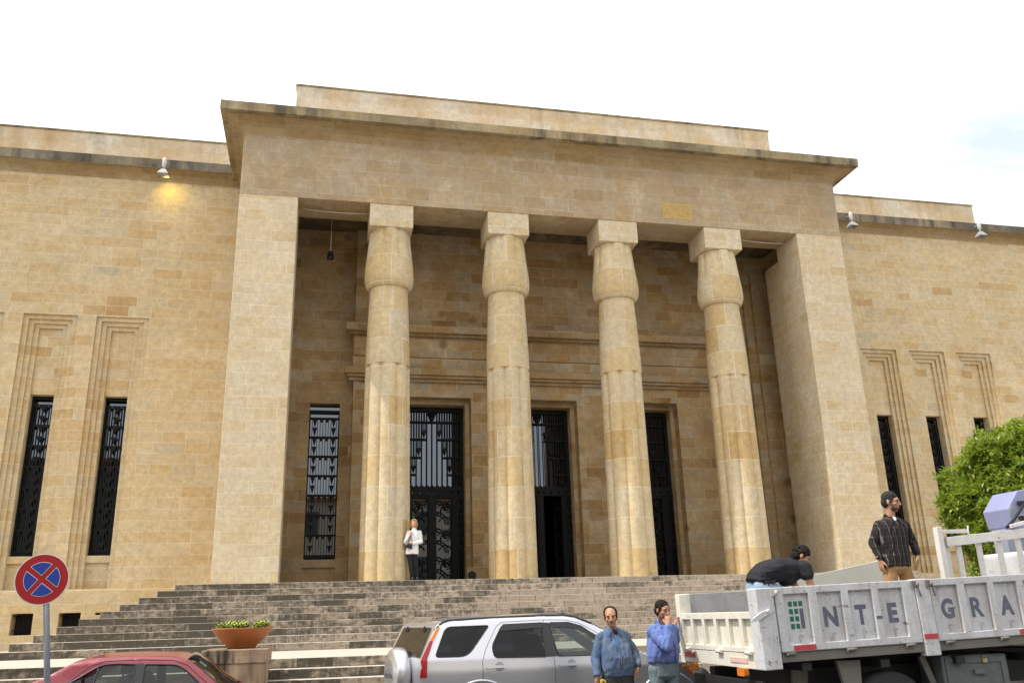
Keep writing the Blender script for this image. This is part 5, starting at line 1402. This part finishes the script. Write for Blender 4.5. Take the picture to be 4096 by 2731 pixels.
o = MB().tube([(2.40,D5-.13,3.60),(2.44,D5-.135,3.75),(2.455,D5-.12,3.88),(2.475,D5-.02,3.96),(2.48,D5-.11,3.86),(2.48,D5-.135,3.70),(2.47,D5-.13,3.60)], .010, 6).build('bag_strap', M['leather'], bg_); o.location = -bg_.location
# ================================================================== PLANTER, SIGN, LAMPS, TREES, GROUND
pl = tag(empty('planter_bowl', (-1.11, -8.70, 1.291)), 'round terracotta bowl planter of yellow green succulents standing on the stone pedestal', 'planter')
MB().lathe([(.20,0),(.235,.0),(.24,.03),(.33,.11),(.44,.22),(.515,.325),(.522,.345),(.50,.345),(.47,.30)], n=48).build('bowl', M['terracotta'], pl, smooth=False)
MB().lathe([(.01,.27),(.475,.29),(.476,.30),(.01,.315)], n=32).build('soil', M['soil'], pl)
m, nt, b = new_mat('succulent leaf', .5)
rnd = nd(nt, 'NewGeometry').outputs['Random Per Island']
nt.links.new(ramp(nt, rnd, [(0,(.13,.19,.02)),(.5,(.30,.36,.05)),(1,(.46,.48,.12))]), b.inputs['Base Color'])
M['succulent'] = m
bm = bmesh.new()
for i in range(70):
    a = random.uniform(0, 6.28); rr = .43*math.sqrt(random.random()); px, py = rr*math.cos(a), rr*math.sin(a)
    if px > .05 and px < .22: continue
    hgt = random.uniform(.06, .15)
    for k in range(16):
        b2 = k*2.4; ra = .012+.0035*k; up_ = hgt*(1-k/22)
        p = Vector((px+ra*math.cos(b2), py+ra*math.sin(b2), .31+up_)); d = Vector((math.cos(b2), math.sin(b2), .7-.03*k)).normalized()
        s = d.cross(Vector((0,0,1))).normalized()*.020; e = d*.040
        vs = [bm.verts.new(q) for q in (p-s*.6, p+s*.6, p+e*.7+s, p+e*1.2, p+e*.7-s)]
        bm.faces.new(vs)
me = bpy.data.meshes.new('succulents'); bm.to_mesh(me); bm.free(); link('succulents', me, M['succulent'], pl)

pl.scale = (.915, .915, .90)
# no stopping sign
sg = tag(empty('no_stopping_sign', (-2.31, -14.5, 0)), 'round red and blue no stopping sign on a grey steel pole', 'road sign')
MB().lathe([(.028,0),(.028,2.0),(.020,2.005)], (.03,.03,0), n=14).build('pole', M['steel'], sg)
M['signblue'] = simple('sign blue', (.012,.045,.30), .35); M['signred'] = simple('sign red', (.36,.008,.014), .35); M['signwhite'] = simple('sign white', (.72,.72,.72), .4)
SR = .240; SZc = 2.14
def disc(name, r0, y, t, mat, par=sg):
    return MB().lathe([(r0,-t),(r0,t)], (0,y,SZc), n=64, axis='y', smooth=False).build(name, mat, par)
disc('plate', SR, 0, .004, M['signwhite']); disc('red_ring', SR*.965, -.006, .001, M['signred'])
mb = MB()
for k in range(4):
    a0 = math.pi/2*k
    ri = SR*.655; w = SR*.115
    # quarter segment between the two diagonal bars
    def inside_pts(grow):
        r_, g = ri+grow, w-grow
        tt = math.asin(min(1, g/r_))
        pts = [(g*math.sqrt(2), 0)]
        for q in range(17):
            a = -math.pi/4+tt + (math.pi/2-2*tt)*q/16
            pts.append((r_*math.cos(a), r_*math.sin(a)))
        return [(x*math.cos(a0)-z*math.sin(a0), SZc+x*math.sin(a0)+z*math.cos(a0)) for x, z in pts]
    mb.prism(inside_pts(SR*.018), -.0085, -.0075, mi=1); mb.prism(inside_pts(0), -.0105, -.0095, mi=0)
mb.build('blue_sectors', [M['signblue'], M['signwhite']], sg)
MB().box(-.05, .06, .005, .03, SZc-.10, SZc-.06).build('clamp', M['steel'], sg)
sg.rotation_euler = (0, R(-7.5), R(3))

# cornice floodlights
def flood(x, lit=False):
    f = empty('floodlight', (x, 3.30, 0))
    MB().lathe([(.04,16.40),(.06,16.38),(.068,16.35),(.068,16.10),(.045,16.07),(.03,16.06),(.03,15.97)], n=18).build('housing', M['lampwhite'], f)
    mb = MB(); bm = mb.bm
    A = [bm.verts.new((a*.06, b_*.06, 15.98)) for a, b_ in ((-1,-1),(1,-1),(1,1),(-1,1))]; B = [bm.verts.new((a*.165, b_*.165, 15.80)) for a, b_ in ((-1,-1),(1,-1),(1,1),(-1,1))]
    C_ = [bm.verts.new((a*.165, b_*.165, 15.775)) for a, b_ in ((-1,-1),(1,-1),(1,1),(-1,1))]
    for P, Q in ((A, B), (B, C_)):
        for k in range(4): bm.faces.new((P[k], P[(k+1)%4], Q[(k+1)%4], Q[k]))
    bm.faces.new(A[::-1])
    mb.build('shade', M['lampgrey'], f)
    MB().bar((0,0,16.3),(0,.24,16.3),.04,.04).build('bracket', M['lampgrey'], f)
    if lit:
        me_ = simple('lit lamp lens', (1,.8,.35)); bs = me_.node_tree.nodes['Principled BSDF']; bs.inputs['Emission Color'].default_value = (1,.72,.22,1); bs.inputs['Emission Strength'].default_value = 6
        MB().lathe([(.01,15.90),(.03,15.91),(.03,15.95),(.01,15.96)], n=12).build('bulb', me_, f)
        ld = bpy.data.lights.new('floodlight_beam', 'SPOT'); ld.energy = 26; ld.color = (1,.70,.10); ld.spot_size = R(120); ld.spot_blend = 1.0; ld.shadow_soft_size = .1
        lo = bpy.data.objects.new('floodlight_beam', ld); col.objects.link(lo); lo.parent = f; lo.location = (.07,.06,15.75); lo.rotation_euler = (R(58), 0, R(-14))
    return f
tag(flood(-5.40, True), 'lit floodlight glowing yellow under the left wing cornice', 'lamp', 'floodlights hung from the wing cornices')
tag(flood(19.93), 'unlit white floodlight on the right wing cornice next to the portico', 'lamp', 'floodlights hung from the wing cornices')
tag(flood(25.75), 'unlit white floodlight at the end of the right wing parapet', 'lamp', 'floodlights hung from the wing cornices')
# porch lantern and cables
ln = tag(empty('hanging_lantern', (.07, 2.4, 0)), 'small dark lantern hanging on a wire in the left bay of the porch', 'lamp')
MB().tube([(0,0,14.3),(0,0,13.05)], .012, 6).build('wire', M['white_cable'], ln)
MB().lathe([(.02,13.04),(.08,13.01),(.10,12.95),(.095,12.94),(.095,12.87),(.115,12.86),(.115,12.77),(.05,12.76)], n=16).build('lantern_body', M['plastic'], ln)
def cable(pts, label):
    P = []
    for (a, b_) in zip(pts, pts[1:]):
        for k in range(8):
            f = k/8; P.append(Vector(a).lerp(Vector(b_), f) + Vector((0, 0, -.05*4*f*(1-f))))
    P.append(Vector(pts[-1]))
    tag(MB().tube(P, .012, 6).build('slack_cable', M['white_cable']), label, 'cable', 'cables slung under the lintel')
cable([(-.80,.7,13.66),(1.18,.7,13.64)], 'thin white cable sagging between the left pillar and the first column block')
cable([(13.30,.7,13.66),(15.34,.7,13.60)], 'thin white cable sagging between the last column block and the right pillar')
# small uplight beside the left door
fl = tag(empty('floor_uplight', (4.62, 2.75, FZ)), 'tan boxed uplight with a round black lens on the floor beside the left door', 'lamp')
MB().prism(rounded([(-.17,0),(.17,0),(.17,.44),(-.17,.44)], .06), -.14, .14).build('housing', simple('tan box', (.30,.22,.11), .6), fl)
MB().lathe([(.11,-.016),(.13,.0),(.11,.012)], (-.02,-.142,.22), n=20, axis='y').build('lens', M['black'], fl)

# ---- trees
def leaf_mat(name, a, b_, c_):
    m, nt, bs = new_mat(name, .38, spec=.5)
    g = nd(nt, 'NewGeometry')
    n = noise(nt, g.outputs['Position'], 1.7, 3)
    v = mth(nt, 'ADD', mth(nt, 'MULTIPLY', g.outputs['Random Per Island'], .55), mth(nt, 'MULTIPLY', n, .55))
    nt.links.new(ramp(nt, v, [(.2, a), (.55, b_), (.9, c_)]), bs.inputs['Base Color'])
    bs.inputs['Subsurface Weight'].default_value = 0
    out = nt.nodes['Material Output']
    tr = nd(nt, 'BsdfTranslucent', {'Color': (c_[0]*1.3, c_[1]*1.3, c_[2], 1)})
    mx = nd(nt, 'MixShader', {0: .28, 1: bs.outputs[0], 2: tr.outputs[0]})
    nt.links.new(mx.outputs[0], out.inputs[0])
    return m
M['leaf'] = leaf_mat('ficus leaf', (.018,.050,.008), (.11,.205,.02), (.38,.45,.06))
M['bark'] = simple('bark', (.13,.10,.075), .9, 0, 14, .35, .5)
def tree(loc, R_, H, n, label, seed, squash=.95):
    rnd_ = random.Random(seed)
    t = tag(empty('ficus_tree', loc), label, 'tree', 'clipped ficus trees along the street')
    mb = MB()
    mb.tube([(0,0,-.1),(.03,.02,.8),(-.02,.05,1.5),(.02,0,H-R_*.7)], [.17,.14,.12,.11], 10)
    limbs = []
    for k in range(9):
        a = k*2.4; e = Vector((math.cos(a)*R_*.62, math.sin(a)*R_*.62, H+rnd_.uniform(-.4,.7)*R_))
        limbs.append(e); s = Vector((.02,0,H-R_*.75)); mid = s.lerp(e,.5)+Vector((0,0,.15))
        mb.tube([s, mid, e], [.075,.05,.02], 7)
    mb.build('trunk', M['bark'], t)
    bm = bmesh.new()
    # leafy clumps standing out of an uneven crown, with dark gaps between them
    clumps = []; cents = []
    for k in range(int(n/34)):
        z = rnd_.uniform(-1, 1); a = rnd_.uniform(0, 2*math.pi); rr = math.sqrt(1-z*z)
        d = Vector((rr*math.cos(a), rr*math.sin(a), z))
        lump = 1 + .20*mnoise.noise(d*1.8+Vector((seed,0,0))) + .12*mnoise.noise(d*4.3+Vector((0,seed,0)))
        rad = R_*lump*(rnd_.uniform(.55, 1.0)**.4)
        cents.append((Vector((d.x*rad, d.y*rad, d.z*rad*squash + H)), d, rnd_.uniform(.13, .27)))
    for c, d, cr in cents:
        for k in range(int(34*(cr/.2)**1.4)):
            o = Vector((rnd_.gauss(0,1), rnd_.gauss(0,1), rnd_.gauss(0,1))).normalized()*cr*rnd_.uniform(.4, 1.05)
            if o.dot(d) < -.1 and rnd_.random() < .6: o = -o
            clumps.append((c+o, (d*.6+o.normalized()).normalized()))
    for p, d in clumps:
        out = (d + Vector((rnd_.gauss(0,.45), rnd_.gauss(0,.45), rnd_.gauss(.25,.45)))).normalized()
        tw = out*rnd_.uniform(.10,.19)
        for q in range(rnd_.randint(6, 9)):
            f = q/8
            b0 = p + tw*f
            az = q*2.4+rnd_.random(); side = out.orthogonal().normalized(); side = Matrix.Rotation(az, 3, out) @ side
            ld = (out*rnd_.uniform(.5,1.1) + side).normalized()
            nn = ld.cross(Vector((0,0,1)))
            if nn.length < .05: nn = Vector((1,0,0))
            nn.normalize(); L = rnd_.uniform(.075,.135); wd = L*.26
            up_ = nn.cross(ld)*(.12*L)
            vs = [bm.verts.new(x) for x in (b0, b0+ld*L*.45+nn*wd+up_, b0+ld*L, b0+ld*L*.45-nn*wd+up_)]
            bm.faces.new(vs)
    me = bpy.data.meshes.new('crown'); bm.to_mesh(me); bm.free()
    link('crown', me, M['leaf'], t)
    return t
tree((13.52, -10.0, 0), 1.76, 3.28, 12500, 'clipped ficus tree with dense glossy leaves behind the truck rack', 3)
tree((-6.36, -10.6, 0), 1.55, 3.55, 6000, 'ficus tree at the left edge of the frame showing a few leaf tips', 11)

# ---- ground, street, and the houses across it (seen mirrored in the museum glass)
MB().quad((-400,-400,-.012),(400,-400,-.012),(400,400,-.012),(-400,400,-.012)).build('ground', M['paving'])['kind'] = 'structure'
MB().quad((-120,-22,-.004),(120,-22,-.004),(120,-11.7,-.004),(-120,-11.7,-.004)).build('road', M['asphalt'])['kind'] = 'structure'
MB().box(-120,120,-11.7,-10.15,-.1,.13).build('pavement', M['paving'], bevel=.02)['kind'] = 'structure'
MB().box(-120,120,-30,-22,-.1,.13).build('pavement', M['paving'], bevel=.02)['kind'] = 'structure'
M['plaster'] = dirty_paint('house plaster', (.74,.66,.52), amt=.3, rough=.9)
M['shutter'] = simple('shutter', (.10,.12,.11), .6)
def house(x0, x1, h, nfl, lab, wm='plaster'):
    b_ = tag(empty('street_house', ((x0+x1)/2, -42, 0)), lab, 'building', 'houses across the street')
    W = (x1-x0)/2
    MB().box(-W, W, -10, 0, 0, h).build('wall', M[wm], b_)
    MB().box(-W-.3, W+.3, -10.3, .5, h, h+.3).build('roof', M['terracotta'], b_)
    nw = int((x1-x0)/3)
    for f in range(nfl):
        for k in range(nw):
            xc = -W + (k+.5)*2*W/nw; z0 = 1 + f*(h/nfl)
            w = MB().box(xc-.55, xc+.55, .002, .06, z0, z0+1.9).build('window', M['shutter'], b_)
M['plaster_shaded'] = dirty_paint('shaded house plaster', (.16,.15,.13), amt=.5, rough=.9)  # darker copy of the plaster: shade and trees are put into its colour
house(-40, -9, 14.4, 4, 'plastered four storey house across the street to the left, painted as if in shade', 'plaster_shaded')
house(-8, 13, 11.2, 3, 'plastered three storey house across the street facing the doors')
house(14, 44, 9.5, 3, 'plastered three storey house across the street to the right')

# ================================================================== CAMERA, SKY, SUN
cam = bpy.data.cameras.new('camera'); co = bpy.data.objects.new('camera', cam); col.objects.link(co)
cam.sensor_width = 36; cam.lens = 18*1.6946513; cam.clip_start = .1; cam.clip_end = 3000
yaw, pit, rol = R(12.7727356), R(17.58866119), R(-1.62288445)
fwd = Vector((math.sin(yaw)*math.cos(pit), math.cos(yaw)*math.cos(pit), math.sin(pit)))
rgt = Vector((math.cos(yaw), -math.sin(yaw), 0)); up = rgt.cross(fwd)
r2 = rgt*math.cos(rol) + up*math.sin(rol); u2 = up*math.cos(rol) - rgt*math.sin(rol)
co.matrix_world = Matrix(((r2.x,u2.x,-fwd.x,0),(r2.y,u2.y,-fwd.y,-24),(r2.z,u2.z,-fwd.z,1.65),(0,0,0,1)))
sc.camera = co

SUN = Vector((-.50, -.06, .86)).normalized()
sd = bpy.data.lights.new('sun', 'SUN'); sd.energy = 3.2; sd.angle = R(.9); sd.color = (1,.95,.86)
so = bpy.data.objects.new('sun', sd); col.objects.link(so); so.rotation_euler = SUN.to_track_quat('Z', 'Y').to_euler(); so.location = (-20, -10, 40)

w = bpy.data.worlds.new('World'); sc.world = w; w.use_nodes = True; nt = w.node_tree
bg = nt.nodes['Background']
sky = nd(nt, 'TexSky', sky_type='NISHITA'); sky.sun_disc = False
sky.sun_elevation = math.asin(SUN.z); sky.sun_rotation = math.atan2(SUN.x, SUN.y)
sky.air_density = 1.0; sky.dust_density = 2.0
tc = nd(nt, 'TexCoord')
d = nd(nt, 'SeparateXYZ', {0: tc.outputs['Generated']})
# thin bright cloud deck: direction projected on a high plane
zz = mth(nt, 'MAXIMUM', mth(nt, 'ADD', d.outputs[2], .12), .05)
cv = nd(nt, 'CombineXYZ', {0: mth(nt, 'DIVIDE', d.outputs[0], zz), 1: mth(nt, 'DIVIDE', d.outputs[1], zz), 2: 0.0}).outputs[0]
n1 = noise(nt, vscale(nt, cv, (1.0, 1.9, 1.0)), 1.7, 9, .62, .5)
# the deck thins towards the right of the building
thin = mth(nt, 'MULTIPLY', mth(nt, 'SUBTRACT', d.outputs[0], .10), .64, clamp=True)
cl = ramp(nt, mth(nt, 'SUBTRACT', mth(nt, 'ADD', n1, .26), thin), [(.27, .34), (.72, 1.0)])
skyc = mixc(nt, 1.0, sky.outputs[0], (2.1,2.0,1.9), 'MULTIPLY')
c = mixc(nt, cl, skyc, (12.6,12.5,12.3))
nt.links.new(c, bg.inputs['Color']); bg.inputs['Strength'].default_value = .1

sc.view_settings.view_transform = 'Standard'; sc.view_settings.look = 'None'; sc.view_settings.exposure = 0.48; sc.view_settings.gamma = 1.0
sc.render.engine = 'CYCLES'
sc.cycles.max_bounces = 8; sc.cycles.transparent_max_bounces = 12
sc.cycles.use_denoising = True
